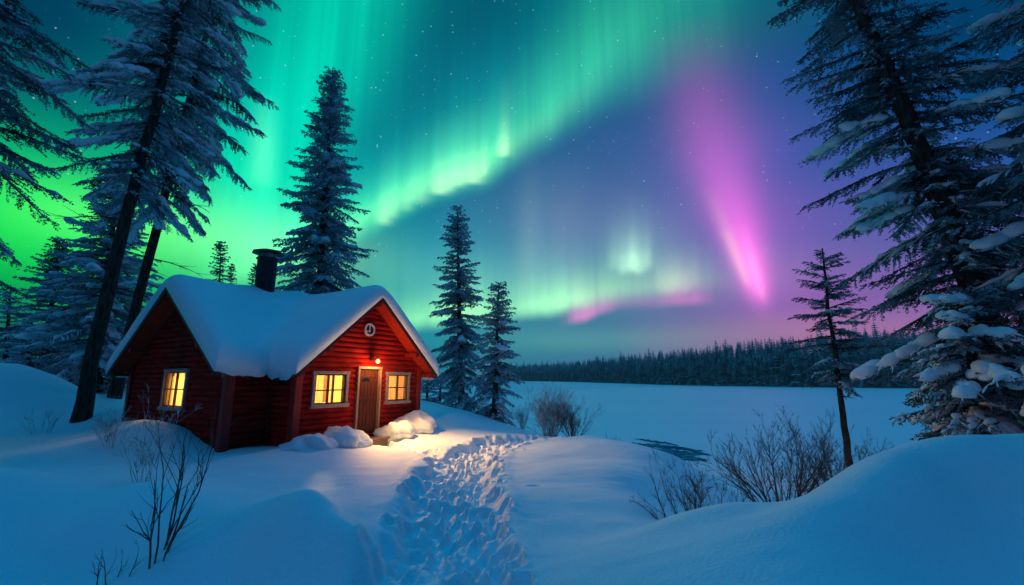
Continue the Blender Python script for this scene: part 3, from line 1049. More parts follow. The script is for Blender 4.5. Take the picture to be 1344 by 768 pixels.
# chimney
ch = at_y(348, 372, 14.6)
cloc = np.linalg.solve(np.stack([DR, DL], 1), ch[:2] - B0)
m = MB(); c0 = (cloc[0], cloc[1], 0)
m.lathe([(.0, 3.6), (.30, 3.6), (.30, ch[2] + .80), (.34, ch[2] + .80), (.34, ch[2] + .84), (.30, ch[2] + .84), (.0, ch[2] + .84)], 28, c0)
chim = m.build('chimney', M['black_metal'], cabin, True)
m = MB()
for i in range(8):
    t = 2 * math.pi * (i + .5) / 8
    m.tube([(c0[0] + .26 * math.cos(t), c0[1] + .26 * math.sin(t), ch[2] + .83), (c0[0] + .26 * math.cos(t), c0[1] + .26 * math.sin(t), ch[2] + .99)], [.03, .03], 6)
m.lathe([(.23, ch[2] + .83), (.23, ch[2] + .99)], 20, c0)
m.build('spark_guard', M['steel'], chim)
m = MB(); zc = ch[2] + .985
m.lathe([(0, zc), (.46, zc), (.50, zc + .02), (.50, zc + .055), (.30, zc + .13), (0, zc + .17)], 8, c0)
m.build('chimney_cap', M['black_metal'], chim)

# wall lantern over the door
lp = loc(2.36, -.32); LZ = 2.36
lamp = tag(empty('wall_lamp', (lp[0], lp[1], LZ), math.pi / 2 - TH), 'small lit wall lantern above the brown cabin door', 'lamp')
m = MB(); m.box(-.05, .05, .25, .295, .02, .16); m.tube([(0, .27, .11), (0, .16, .16), (0, 0, .14), (0, 0, .09)], [.012] * 4, 8)
m.build('bracket', M['black_metal'], lamp)
MB().lathe([(0, .10), (.045, .095), (.075, .065), (.07, .06), (0, .075)], 18).build('lamp_shade', M['black_metal'], lamp, True)
MB().lathe([(0.0, -.075)] + [(.062 * math.cos(t), .062 * math.sin(t) - .01) for t in np.linspace(-1.4, 1.0, 9)] + [(.03, .066)], 18).build('bulb', M['bulb'], lamp, True)


def point(name, p, power, color, r=.05):
    d = bpy.data.lights.new(name, 'POINT'); d.energy = power; d.color = color; d.shadow_soft_size = r
    o = bpy.data.objects.new(name, d); o.location = p; col.objects.link(o)
    return o


ll = point('lantern_light', (0, 0, 0), 42, (1., .48, .15), .07)
# added spot, stronger than the lantern's point light, throws a warm pool onto the snow
sp_d = bpy.data.lights.new('lantern_cone', 'SPOT'); sp_d.energy = 1050; sp_d.color = (1., .50, .16)
sp_d.spot_size = math.radians(108); sp_d.spot_blend = .95; sp_d.shadow_soft_size = .07
sp = bpy.data.objects.new('lantern_cone', sp_d); col.objects.link(sp)
q = loc(2.36, -.43); sp.location = (q[0], q[1], LZ - .09)
q = loc(2.7, -2.9); sp.rotation_euler = (Vector((q[0], q[1], .1)) - Vector(sp.location)).to_track_quat('-Z', 'Y').to_euler()
q = loc(2.36, -.42); ll.location = (q[0], q[1], LZ - .10)
for (a, b, z, p) in ((2.2, 1.9, 1.9, 380), (-.0, CQ + 3.0, 1.9, 230)):
    q = loc(a, b)
    point('room_light', (q[0], q[1], z), p, (1., .62, .16), .12)


# shovelled snow heaps beside the step
def lump(name, c, rx, ry, rz, seed, rough=.26, mat='snow', res=40):
    rs_ = np.random.RandomState(seed)
    th = np.linspace(0, np.pi, res // 2 + 1); ph = np.arange(res) * 2 * np.pi / res
    T, P_ = np.meshgrid(th, ph, indexing='ij')
    d = np.stack([np.sin(T) * np.cos(P_), np.sin(T) * np.sin(P_), np.cos(T)], -1)
    o = rs_.uniform(5, 40, 3)
    n = vnoise(d[..., 0] * 1.6 + o[0] + d[..., 2], d[..., 1] * 1.6 + o[1] - d[..., 2], seed) - .5 + .25 * (vnoise(d[..., 0] * 9 + o[2], d[..., 1] * 9 + o[0] + 5 * d[..., 2], seed + 2) - .5) + .5 * (vnoise(d[..., 0] * 4 + o[2] + d[..., 2] * 2, d[..., 1] * 4 + o[0], seed + 1) - .5)
    r = 1 + rough * 2 * n
    V = d * r[..., None] * np.array([rx, ry, rz])
    V = V.reshape(-1, 3) + np.array(c)
    k = res; R_ = res // 2
    Q = np.array([[i * k + j, (i + 1) * k + j, (i + 1) * k + (j + 1) % k, i * k + (j + 1) % k] for i in range(R_) for j in range(k)])
    return mesh_np(name, V, [Q], M[mat], None, True)


for k, (px, py, y, rx, rz, lab) in enumerate((
        (446, 580, 12.35, .62, .40, 'rounded heap of shovelled snow left of the cabin step, nearest the step'),
        (412, 586, 11.75, .60, .26, 'low flattened heap of snow against the red wall under the left front window'),
        (520, 572, 14.2, .50, .34, 'smooth heap of snow just right of the cabin step'),
        (546, 568, 15.0, .62, .36, 'largest snow heap by the far front corner of the cabin'))):
    p = at_y(px, py, y)
    o = lump('snow_heap', (p[0], p[1], ground(p[0], p[1]) + rz * .12), rx * 1.15, rx * .9, rz * 1.15, 20 + k)
    tag(o, lab, 'snow heap', 'snow heaps along the cabin front')

# ------------------------------------------------------------------ conifers
def frosted(name, lo, hi, green=(.016, .042, .03), frost=(.42, .50, .58), scale=1.6):
    m = material(name, green, .7, .15)
    vary(m, green, frost, scale, 6, lo=lo, hi=hi)
    return m


M['needles'] = frosted('spruce needles', .36, .72, green=(.012, .034, .030), frost=(.36, .46, .54))
M['needles_frost'] = frosted('frosted needles', .24, .60, green=(.02, .05, .042), frost=(.58, .66, .73))
M['needles_mid'] = frosted('patchy frosted needles', .34, .66, green=(.012, .036, .030), frost=(.56, .64, .72), scale=1.0)
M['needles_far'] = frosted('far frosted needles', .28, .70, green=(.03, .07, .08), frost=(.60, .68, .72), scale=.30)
M['bark'] = vary(material('bark', (.05, .035, .03), .85, .1), (.020, .014, .012), (.085, .062, .052), 5, 8, (3, 3, .7), bump=.9, bscale=6, bdist=.05)
M['branch_snow'] = vary(material('branch snow', (.84, .86, .88), .6, .2), (.80, .83, .86), (.87, .88, .89), 2, 4, bump=.4, bscale=14, bdist=.03)
M['twig'] = vary(material('bare twig', (.07, .045, .04), .8, .1), (.07, .04, .034), (.17, .11, .09), 6, 4)
M['twig_frost'] = vary(material('rimed twig', (.3, .3, .33), .8, .1), (.16, .12, .11), (.72, .74, .76), 5, 5, lo=.35, hi=.6)


def norm(v): return v / (np.linalg.norm(v, axis=-1, keepdims=True) + 1e-9)


def tubes(P, R, k=5, flat=1.0):
    """P (n,m,3) R (n,m) -> verts, quads of n tubes; flat squeezes the cross-section in z"""
    n, m, _ = P.shape
    T = norm(np.gradient(P, axis=1))
    ref = np.where(np.abs(T[..., 2:3]) > .92, np.array([1., 0, 0]), np.array([0, 0, 1.]))
    A = norm(np.cross(T, ref)); B = np.cross(A, T)
    a = np.arange(k) * 2 * np.pi / k
    V = P[:, :, None, :] + R[:, :, None, None] * (np.cos(a)[:, None] * A[:, :, None, :] + flat * np.sin(a)[:, None] * B[:, :, None, :])
    i, j, q = np.meshgrid(np.arange(n), np.arange(m - 1), np.arange(k), indexing='ij')
    b = i * m * k
    Q = np.stack([b + j * k + q, b + j * k + (q + 1) % k, b + (j + 1) * k + (q + 1) % k, b + (j + 1) * k + q], -1).reshape(-1, 4)
    return V.reshape(-1, 3), Q


def conifer(label, pts, r0, crown, R, seed, whorl=.34, per=5, needle=.085, nw=.026, twig_gap=.11, snow=.5, heavy=0.0, droop=.35, mat='needles',
            shape=.8, side=None, bare=0, group=None, kind='spruce_tree', topr=.02, gap=.0, sub=1.0, twig_len=.42, hang=.35, lump=.0, spow=.6, lumptop=1.0, maxlen=None, cat='tree', origin=True):
    """pts: trunk points bottom to top (world). crown: height fraction where branches begin"""
    rs = np.random.RandomState(seed)
    pts = np.array(pts, float)
    base = pts[0].copy()
    seg = np.concatenate([[0], np.cumsum(np.linalg.norm(np.diff(pts, axis=0), axis=1))])
    H = seg[-1]
    at = lambda h: np.stack([np.interp(h, seg, pts[:, k]) for k in range(3)], -1)
    n = 22
    hh = np.linspace(0, H, n)
    C = at(hh) - base
    C[1:-1, :2] += rs.normal(0, .015 * min(1, H / 8), (n - 2, 2))
    RR = r0 * (1 - hh / H) ** .85 + topr
    RR[0] *= 1.35; RR[1] *= 1.08
    root = tag(empty(kind, base), label, cat, group)
    tv, tq = [], []
    V, Q = tube(C, RR, 12)
    ncol = V.reshape(n, 12, 3)
    V = V + norm(V - np.repeat(C, 12, 0)) * ((vnoise(np.tile(np.arange(12), n) * 1.3 + 3, np.repeat(hh * 2.2, 12), seed) - .5) * .22 * np.repeat(RR, 12))[:, None]
    tv.append(V); tq.append(Q); toff = len(V)
    # branches
    hs = []; h = H * crown
    while h < H - .12:
        k = max(3, int(round(per * rs.uniform(.7, 1.2))))
        a0 = rs.uniform(0, 6.28)
        for q in range(k):
            if rs.rand() < gap: continue
            hs.append((h + rs.normal(0, whorl * .25), a0 + q * 2 * np.pi / k + rs.normal(0, .22)))
        h += whorl * rs.uniform(.7, 1.3) * (.55 + .6 * (1 - (h / H)))
    hs = np.array(hs); hs = hs[(hs[:, 0] < H - .05) & (hs[:, 0] > H * crown * .9)]
    s = np.clip((hs[:, 0] - H * crown) / (H * (1 - crown)), 0, 1)
    az = hs[:, 1]
    ln = R * ((1 - s) ** shape * np.minimum(1, .55 + s * 2.2)) * rs.uniform(.50, 1.22, len(s)) + .14
    if side is not None:                                        # sparser on one side
        ang, kf = side
        ln *= 1 - kf * np.clip(np.cos(az - ang), 0, 1)
    if maxlen: ln = np.minimum(ln, maxlen)
    m = 9
    t = np.linspace(0, 1, m)
    up0 = (.55 * s - .12) + rs.normal(0, .08, len(s))
    sag = droop * (1.15 - s) * rs.uniform(.7, 1.3, len(s))
    d0 = np.stack([np.cos(az), np.sin(az)], -1)
    bend = rs.normal(0, .16, len(s))
    perp = np.stack([-d0[:, 1], d0[:, 0]], -1)
    O = at(hs[:, 0]) - base
    BP = np.empty((len(s), m, 3))
    BP[..., :2] = O[:, None, :2] + ln[:, None, None] * (d0[:, None, :] * t[None, :, None] + perp[:, None, :] * (bend[:, None] * t[None] ** 2)[..., None])
    BP[..., 2] = O[:, None, 2] + ln[:, None] * (up0[:, None] * t - sag[:, None] * t ** 2 * (1.25 - .45 * t ** 2))
    br = np.clip(.010 + .016 * ln[:, None], .008, .06) * (1 - .85 * t)[None]
    V, Q = tubes(BP, br, 5)
    tv.append(V); tq.append(Q + toff); toff += len(V)
    # twigs
    cnt = np.maximum(3, (ln / twig_gap * sub).astype(int))
    bi = np.repeat(np.arange(len(s)), cnt * 2)
    tt = np.concatenate([np.repeat(np.linspace(.10, 1, c), 2) for c in cnt]) + rs.normal(0, .02, len(bi))
    tt = np.clip(tt, .06, 1)
    sd = np.tile([1., -1.], len(bi) // 2)
    f = tt * (m - 1); i0 = np.minimum(f.astype(int), m - 2); fr = (f - i0)[:, None]
    tb = BP[bi, i0] * (1 - fr) + BP[bi, i0 + 1] * fr
    bt = norm(BP[bi, i0 + 1] - BP[bi, i0])
    sidev = norm(np.cross(bt, np.array([0, 0, 1.]))) * sd[:, None]
    ang = rs.uniform(.55, 1.05, len(bi)) * (1 - .6 * (tt > .97))
    td = norm(bt * np.cos(ang)[:, None] + sidev * np.sin(ang)[:, None] + np.array([0, 0, -1.]) * (hang * rs.uniform(.2, 1.5, len(bi)))[:, None])
    tl = np.minimum(.75, twig_len * (.25 + ln[bi] * .55 * (1.12 - tt) ** .8 * np.minimum(1, .35 + tt * 2.0))) * rs.uniform(.6, 1.3, len(bi))
    tl = np.maximum(tl, needle * 1.2)
    # needles: slim triangles all along each twig
    kpos = np.maximum(3, (tl / (needle * .52)).astype(int))
    ni = np.repeat(np.arange(len(bi)), kpos * 2)
    st = np.concatenate([np.repeat((np.arange(k) + .5) / k, 2) for k in kpos])
    ns = np.tile([1., -1.], len(ni) // 2)
    D = td[ni]
    curve = -hang * .35 * (st * tl[ni]) ** 2
    P0 = tb[ni] + D * (st * tl[ni])[:, None]; P0[:, 2] += curve
    sv = norm(np.cross(D, np.array([0, 0, 1.])) + rs.normal(0, .25, (len(ni), 3)))
    nd = norm(D * rs.uniform(.5, 1.0, len(ni))[:, None] + sv * ns[:, None] * rs.uniform(.5, .95, len(ni))[:, None] + np.array([0, 0, 1.]) * rs.normal(.02, .32, len(ni))[:, None])
    nl = needle * rs.uniform(.7, 1.45, len(ni)) * (1 - .35 * st)
    wv = norm(np.cross(nd, rs.normal(0, 1, (len(ni), 3)))) * (nw * rs.uniform(.6, 1.3, len(ni)))[:, None]
    tip = P0 + nd * nl[:, None]; mid = P0 + nd * (nl * .45)[:, None]
    NV = np.stack([P0, mid + wv, tip, mid - wv], 1).reshape(-1, 3)
    NQ = np.arange(len(NV)).reshape(-1, 4)
    mesh_np('crown', NV, [NQ], M[mat], root, False)
    # snow lying on branches and twigs
    sv_, sq_, so = [], [], 0
    if snow > 0:
        bs = rs.rand(len(s)) < snow * (1 - s) ** spow * 1.25
        pick = bs
        if pick.any():
            P = BP[pick].copy(); L_ = ln[pick]
            k = 12; tq2 = np.linspace(.22, 1.0, k)
            f = tq2 * (m - 1); i0 = np.minimum(f.astype(int), m - 2); fr = (f - i0)[None, :, None]
            P = P[:, i0] * (1 - fr) + P[:, i0 + 1] * fr
            w = np.clip(.035 + .026 * L_, .025, .10) * (1 + heavy * 1.3)
            Rr = w[:, None] * np.sin(np.pi * np.clip((tq2 - .2) / .82, 0.02, .99)) ** .45 * rs.uniform(.45, 1.35, (len(L_), k)) * np.where(rs.rand(len(L_), k) < .28, .12, 1.0)
            P[..., 2] += Rr * .45 + .008
            P[..., :2] += rs.normal(0, .02 + .03 * heavy, P[..., :2].shape)
            V, Q = tubes(P, Rr, 7, .62)
            sv_.append(V); sq_.append(Q); so += len(V)
        pk = bs[bi] & (rs.rand(len(bi)) < .60)
        pk &= tl > .12
        if pk.any():
            k = 5; u = np.linspace(.05, .95, k)
            Lk = tl[pk]
            P = tb[pk][:, None, :] + td[pk][:, None, :] * (u[None] * Lk[:, None])[..., None]
            P[..., 2] += -hang * .35 * (u[None] * Lk[:, None]) ** 2
            w = np.clip(.010 + .045 * Lk, .010, .036) * (1 + heavy * 1.2) * rs.uniform(.5, 1.4, pk.sum())
            Rr = w[:, None] * np.array([.25, .85, 1.0, .8, .12]) * rs.uniform(.35, 1.35, (pk.sum(), k))
            P[..., 2] += Rr * .5 + .012
            V, Q = tubes(P, Rr, 5, .6)
            sv_.append(V); sq_.append(Q + so); so += len(V)
        # big pillows
        npil = int(len(s) * lump)
        if npil:
            cand = np.where((ln > .45 * ln.max()) & (s < lumptop))[0]
            ch_ = rs.choice(cand, min(npil, len(cand)), replace=False)
            res, rr_ = 14, 8
            thv = np.linspace(0, np.pi, rr_); ph = np.arange(res) * 2 * np.pi / res
            T_, P_ = np.meshgrid(thv, ph, indexing='ij')
            d = np.stack([np.sin(T_) * np.cos(P_), np.sin(T_) * np.sin(P_), np.cos(T_)], -1).reshape(-1, 3)
            Qp = np.array([[i * res + j, (i + 1) * res + j, (i + 1) * res + (j + 1) % res, i * res + (j + 1) % res] for i in range(rr_ - 1) for j in range(res)])
            for b in ch_:
                kk = rs.randint(5, 9)
                for q in range(kk):
                    tt_ = .40 + .62 * (q + rs.rand() * .6) / kk
                    f = tt_ * (m - 1); i0_ = min(int(f), m - 2); fr_ = f - i0_
                    c = BP[b, i0_] * (1 - fr_) + BP[b, i0_ + 1] * fr_
                    tg = norm(BP[b, i0_ + 1] - BP[b, i0_])
                    sz = (.075 + .05 * heavy + .03 * ln[b]) * rs.uniform(.6, 1.25)
                    a_ = norm(np.cross(tg, np.array([0, 0, 1.]))); b_ = np.cross(a_, tg)
                    o = rs.uniform(3, 40)
                    nn = 1 + .5 * (vnoise(d[:, 0] * 1.5 + o + d[:, 2], d[:, 1] * 1.5 + o, seed) - .5)
                    off = a_ * rs.normal(0, .10) * sz * 4
                    Vp = c + off + (d[:, :1] * tg * 1.5 + d[:, 1:2] * a_ * 1.1 + d[:, 2:3] * b_ * .75) * sz * nn[:, None] + np.array([0, 0, sz * .35])
                    # hang down at both flanks
                    Vp[:, 2] -= .55 * np.abs(d[:, 1]) ** 2 * sz
                    sv_.append(Vp); sq_.append(Qp + so); so += len(Vp)
        if sv_:
            mesh_np('snow_cover', np.concatenate(sv_), [np.concatenate(sq_)], M['branch_snow'], root, True)
    # dead bare branches low on the trunk
    if bare:
        lst = []
        for _ in range(bare):
            h = H * rs.uniform(crown * .55, crown * 1.15); a = rs.uniform(0, 6.28); L_ = R * rs.uniform(.3, .75)
            o = (at(h) - base).reshape(3)
            u = np.linspace(0, 1, 7)
            P = np.stack([o[0] + np.cos(a) * L_ * u + rs.normal(0, .03, 7) * u, o[1] + np.sin(a) * L_ * u + rs.normal(0, .03, 7) * u, o[2] + L_ * (.05 * u - .25 * u ** 2)], -1)
            lst.append((P, .006 + .022 * (1 - u)))
            for _ in range(7):
                q = rs.randint(1, 6); a2 = a + rs.choice([-1, 1]) * rs.uniform(.4, 1.0); l2 = L_ * rs.uniform(.15, .4)
                P2 = P[q] + np.stack([np.cos(a2) * l2 * u, np.sin(a2) * l2 * u, l2 * (rs.uniform(-.4, .3) * u)], -1) + rs.normal(0, .012, (7, 3)) * u[:, None]
                lst.append((P2, .004 + .007 * (1 - u)))
        V, Q = tubes(np.array([p for p, _ in lst]), np.array([r for _, r in lst]), 4)
        tv.append(V); tq.append(Q + toff); toff += len(V)
    mesh_np('trunk', np.concatenate(tv), [np.concatenate(tq)], M['bark'], root, True)
    return root


def copy_tree(o, loc_, rz, sc, label):
    c = o.copy(); col.objects.link(c)
    c.location = loc_; c.rotation_euler = (0, 0, rz); c.scale = sc; c['label'] = label
    for ch_ in o.children:
        d = ch_.copy(); col.objects.link(d); d.parent = c
    return c


def base_on_ground(p, extra=.6):
    return np.array([p[0], p[1], ground(p[0], p[1]) - extra])


def trunk_line(pxs, y, top_y=None):
    """trunk through photograph points at distance y, footed on the snow"""
    P = [at_y(px, py, y) for px, py in pxs]
    b = P[0] + (P[1] - P[0]) * 0
    return [base_on_ground(b)] + P[1:] if P[0][2] > ground(b[0], b[1]) - .15 else P


GW = 'tall snowy conifers beside the cabin'
# pair of tall leaning trees on the left
t1 = trunk_line([(105, 552), (128, 440), (172, 260), (225, 62), (262, -80), (300, -260)], 15)
conifer('tall leaning conifer with the thicker bare trunk, nearest left of the cabin', t1, .205, .32, 3.0, 11, whorl=.34, per=5, snow=.55, bare=9, gap=.30, droop=.45, shape=.5, lump=.2, heavy=.3, needle=.075, nw=.022, kind='conifer_tree', side=(-.86, .85), twig_gap=.075, mat='needles_mid', hang=.5)
t2 = trunk_line([(148, 526), (172, 430), (215, 262), (262, 80), (300, -90), (330, -260)], 18)
conifer('tall leaning conifer with the thinner trunk standing behind its thicker neighbour', t2, .175, .29, 3.3, 12, whorl=.34, per=5, snow=.6, bare=5, gap=.25, droop=.5, shape=.5, lump=.22, heavy=.3, needle=.08, nw=.024, kind='conifer_tree', side=(-.80, .6), twig_gap=.075, mat='needles_mid', hang=.5)
# tree leaning in from beyond the left edge
p = at_y(-78, 560, 9.5)
conifer('dark snowy conifer whose boughs reach in from the left edge of the photo', [base_on_ground(p), at_y(-68, 300, 9.5), at_y(-45, 0, 9.5), at_y(-20, -300, 9.5)], .22, .26, 2.5, 13, whorl=.42, per=5, snow=.45, droop=.45, shape=.35, heavy=.15, gap=.28, lump=.06, needle=.075, nw=.02, kind='conifer_tree', twig_gap=.08)
# snowy spruces behind them
def simple(label, top, base, y, R, r0, seed, crown=.08, **kw):
    P1 = at_y(*top, y); P0 = base_on_ground(at_y(*base, y))
    return conifer(label, [P0, (P0 + P1) / 2, P1], r0, crown, R, seed, **kw)
simple('broad snow-laden spruce behind the two tall leaning trunks', (158, 205), (128, 505), 22, 3.1, .22, 21, snow=.7, heavy=.3, mat='needles_frost', needle=.11, nw=.034, lump=.12, twig_gap=.12, whorl=.30, per=7)
simple('slim dark spruce with a pointed top left of the broad snow-laden one', (80, 312), (55, 500), 25, 2.6, .18, 22, snow=.5, needle=.12, nw=.036, twig_gap=.13, whorl=.30, per=6)
simple('small bushy spruce at the far left edge behind the rounded snow hill', (14, 374), (8, 500), 27, 2.3, .16, 23, snow=.6, mat='needles_frost', needle=.13, nw=.04, twig_gap=.18)
simple('stout frosted spruce half hidden between the slim dark spruce and the broad one', (108, 372), (98, 505), 24, 2.4, .16, 24, snow=.85, mat='needles_frost', needle=.12, nw=.036, twig_gap=.16)
simple('low frosted spruce between the far left tree and the slim dark spruce', (42, 420), (38, 505), 23, 2.0, .13, 29, snow=.85, mat='needles_frost', needle=.12, nw=.036, twig_gap=.16)
# the tall one behind the cabin and the two by the lake
simple('tall snowy spruce rising behind the cabin roof beside the chimney', (437, 90), (412, 520), 22, 3.0, .26, 31, crown=.10, snow=.40, heavy=.25, needle=.12, nw=.034, shape=.75, lump=.08, droop=.5, mat='needles_frost', whorl=.30, per=7, twig_gap=.095, hang=.5, gap=.2)
simple('taller of the two slender frosted spruces at the lakeside right of the cabin', (600, 272), (606, 542), 24, 1.72, .17, 32, crown=.06, snow=.55, mat='needles_frost', heavy=.2, needle=.115, nw=.034, droop=.5, shape=.62, lump=.05, group='slender spruces at the lakeside', whorl=.28, per=7, twig_gap=.10, hang=.5, gap=.2)
simple('shorter of the two slender frosted spruces at the lakeside right of the cabin', (655, 371), (648, 552), 20.5, 1.30, .12, 33, crown=.06, snow=.55, mat='needles_frost', heavy=.1, needle=.10, nw=.03, droop=.55, shape=.62, lump=.05, group='slender spruces at the lakeside', whorl=.26, per=7, twig_gap=.09, hang=.5, gap=.2)
# small tops over the roof and low ones behind the front corner
far0 = simple('small distant spruce top right of the tall leaning pair above the roof', (290, 316), (286, 480), 42, 2.1, .15, 41, snow=.4, needle=.18, nw=.05, twig_gap=.25, whorl=.5, group='distant spruce tops over the cabin roof')
H0 = at_y(290, 316, 42)[2]
for k, (px, py, y, lab) in enumerate(((313, 348, 50, 'left one of two tiny spruce tops beside the chimney'), (325, 346, 50, 'right one of two tiny spruce tops touching the chimney'))):
    q = at_y(px, py, y); g_ = ground(q[0], q[1]); f = (q[2] - g_) / (H0 - far0.location.z)
    copy_tree(far0, (q[0], q[1], g_), 1.3 + k * 2, (f * .8, f * .8, f), lab)
lw = simple('low frosted young spruce just right of the front cabin corner', (560, 486), (562, 524), 25, 1.1, .07, 42, crown=.02, snow=.9, mat='needles_frost', needle=.11, nw=.034, group='low young spruces behind the cabin corner')
q = at_y(578, 498, 27)
copy_tree(lw, (q[0], q[1], ground(q[0], q[1]) - .1), 2.0, (.9, .9, .8), 'shortest frosted young spruce between the cabin corner and the lakeside spruces')
q = at_y(541, 480, 29)
copy_tree(lw, (q[0], q[1], ground(q[0], q[1]) - .1), 4.0, (1.1, 1.1, 1.1), 'frosted young spruce peeking past the cabin gable wall')

# right side: lone lakeside pine, big leaner, tree at the right edge
p0 = at_y(1112, 583, 13.0)
conifer('lone slender pine with a long bare trunk leaning over the frozen lake', [base_on_ground(p0), p0, at_y(1098, 480, 13), at_y(1087, 400, 13), at_y(1079, 326, 13)], .085, .50, 1.12, 51, whorl=.25, per=4, snow=.4, mat='needles', droop=.15, shape=.6, needle=.065, nw=.017, bare=4, gap=.12, kind='pine_tree', twig_gap=.07)
rb = at_y(1330, 545, 8.6)
conifer('large dark leaning spruce loaded with snow right of the lone pine', [base_on_ground(rb), at_y(1318, 500, 8.6), at_y(1285, 390, 8.6), at_y(1205, 190, 8.7), at_y(1135, 25, 8.8), at_y(1080, -110, 8.9), at_y(1040, -230, 9)], .24, .04, 2.15, 52,
        whorl=.29, per=7, snow=.5, heavy=.15, droop=.40, shape=.42, needle=.062, nw=.017, twig_gap=.07, lump=.12, gap=.16, hang=.5, spow=1.6, lumptop=.45, side=(-2.2, .7))
simple('young spruce smothered in thick snow pillows in front of the leaning trunk', (1272, 372), (1268, 610), 7.9, .98, .08, 54, crown=.03, snow=.65, heavy=.2, droop=.75, shape=.5, needle=.06, nw=.018, lump=.30, whorl=.21, per=8, hang=.6, twig_gap=.07)
p = at_y(1470, 560, 7.0)
conifer('snow-laden spruce whose drooping boughs enter at the right edge of the photo', [base_on_ground(p), at_y(1466, 300, 7.0), at_y(1450, 0, 7.0), at_y(1430, -280, 7.0)], .22, .04, 2.05, 53, whorl=.28, per=7, snow=.45, heavy=.15, droop=.65, shape=.30, needle=.055, nw=.016, lump=.12, twig_gap=.07, hang=.55, gap=.1)


# ------------------------------------------------------------------ far shore: land strip and forest
rs = np.random.RandomState(77)
def rise(x): return 1 + 1.1 * sstep(60, 260, x)
def shore_y(x):                       # where the opposite shore runs
    return 560 - (560 - 178) * sstep(0, 1, np.clip(x / 165.0, 0, 1)) + np.where(x > 165, (x - 165) * -.10, 0) + np.where(x < 0, -x * .3, 0)
xs = np.linspace(-60, 620, 140); ds = np.array([-1., 2, 6, 14, 30, 60, 110, 200])
hz_ = np.array([-.6, .5, 1.0, 1.6, 3.0, 5.5, 8., 10.])
XX, DD = np.meshgrid(xs, ds)
YY = shore_y(XX) + DD
ZZ = LAKE_Z + hz_[:, None] * rise(XX) + (vnoise(XX * .06, DD * .05, 3) - .5) * np.minimum(2, DD.clip(0) * .1)
i, j = np.meshgrid(np.arange(len(ds) - 1), np.arange(len(xs) - 1), indexing='ij'); w_ = len(xs)
tag(mesh_np('far_shore_land', np.stack([XX, YY, ZZ], -1).reshape(-1, 3), [np.stack([i * w_ + j, i * w_ + j + 1, (i + 1) * w_ + j + 1, (i + 1) * w_ + j], -1).reshape(-1, 4)], M['snow']), kind='structure')


def far_tree_mesh(seed, lv=22, k=9):
    """one distant spruce, unit height: ragged skirts of small faces round a stem"""
    r = np.random.RandomState(seed)
    V, Q = [], []; o = 0
    for a in range(lv):
        z = .05 + .93 * a / lv; R_ = .17 * (1 - z) ** .8 * r.uniform(.7, 1.25) + .008
        kk = k
        for b in range(kk):
            t = 2 * np.pi * (b + r.uniform(-.35, .35)) / kk; L_ = R_ * r.uniform(.55, 1.3); wdt = .22 * R_ + .008
            c, s_ = math.cos(t), math.sin(t)
            dz = -.35 * L_
            V += [(0, 0, z + .012), (c * L_ * .6 - s_ * wdt, s_ * L_ * .6 + c * wdt, z + dz * .4), (c * L_, s_ * L_, z + dz), (c * L_ * .6 + s_ * wdt, s_ * L_ * .6 - c * wdt, z + dz * .4)]
            Q.append([o, o + 1, o + 2, o + 3]); o += 4
    for b in range(4):
        t0_, t1_ = b * math.pi / 2, (b + 1) * math.pi / 2
        V += [(.012 * math.cos(t0_), .012 * math.sin(t0_), 0), (.012 * math.cos(t1_), .012 * math.sin(t1_), 0), (.002 * math.cos(t1_), .002 * math.sin(t1_), 1), (.002 * math.cos(t0_), .002 * math.sin(t0_), 1)]
        Q.append([o, o + 1, o + 2, o + 3]); o += 4
    return np.array(V), np.array(Q)


protos = [far_tree_mesh(s) for s in range(6)]
AV, AQ, o = [], [], 0
nf = 0
for _ in range(9500):
    x = rs.uniform(-30, 420)
    if x > 280 and rs.rand() < .5: continue
    d = 2 + 60 * rs.rand() ** 1.6
    y = shore_y(x) + d
    if x / y > 1.25 or x / y < -.06: continue
    V, Q = protos[rs.randint(6)]
    h = rs.uniform(10.5, 18.5) * (1.0 if rs.rand() > .06 else 1.22) * (.85 + .25 * min(1, d / 25))
    wd = h * rs.uniform(.95, 1.4)
    a = rs.uniform(0, 6.28); c, s_ = math.cos(a), math.sin(a)
    z = LAKE_Z + float(np.interp(d, ds, hz_)) * float(rise(x)) - .3
    W = np.stack([(V[:, 0] * c - V[:, 1] * s_) * wd + x, (V[:, 0] * s_ + V[:, 1] * c) * wd + y, V[:, 2] * h + z], -1)
    AV.append(W); AQ.append(Q + o); o += len(W); nf += 1
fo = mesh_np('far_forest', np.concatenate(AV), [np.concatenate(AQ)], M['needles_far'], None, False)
tag(fo, 'dark frosted spruce forest along the far shore of the frozen lake', 'forest', kind='stuff')


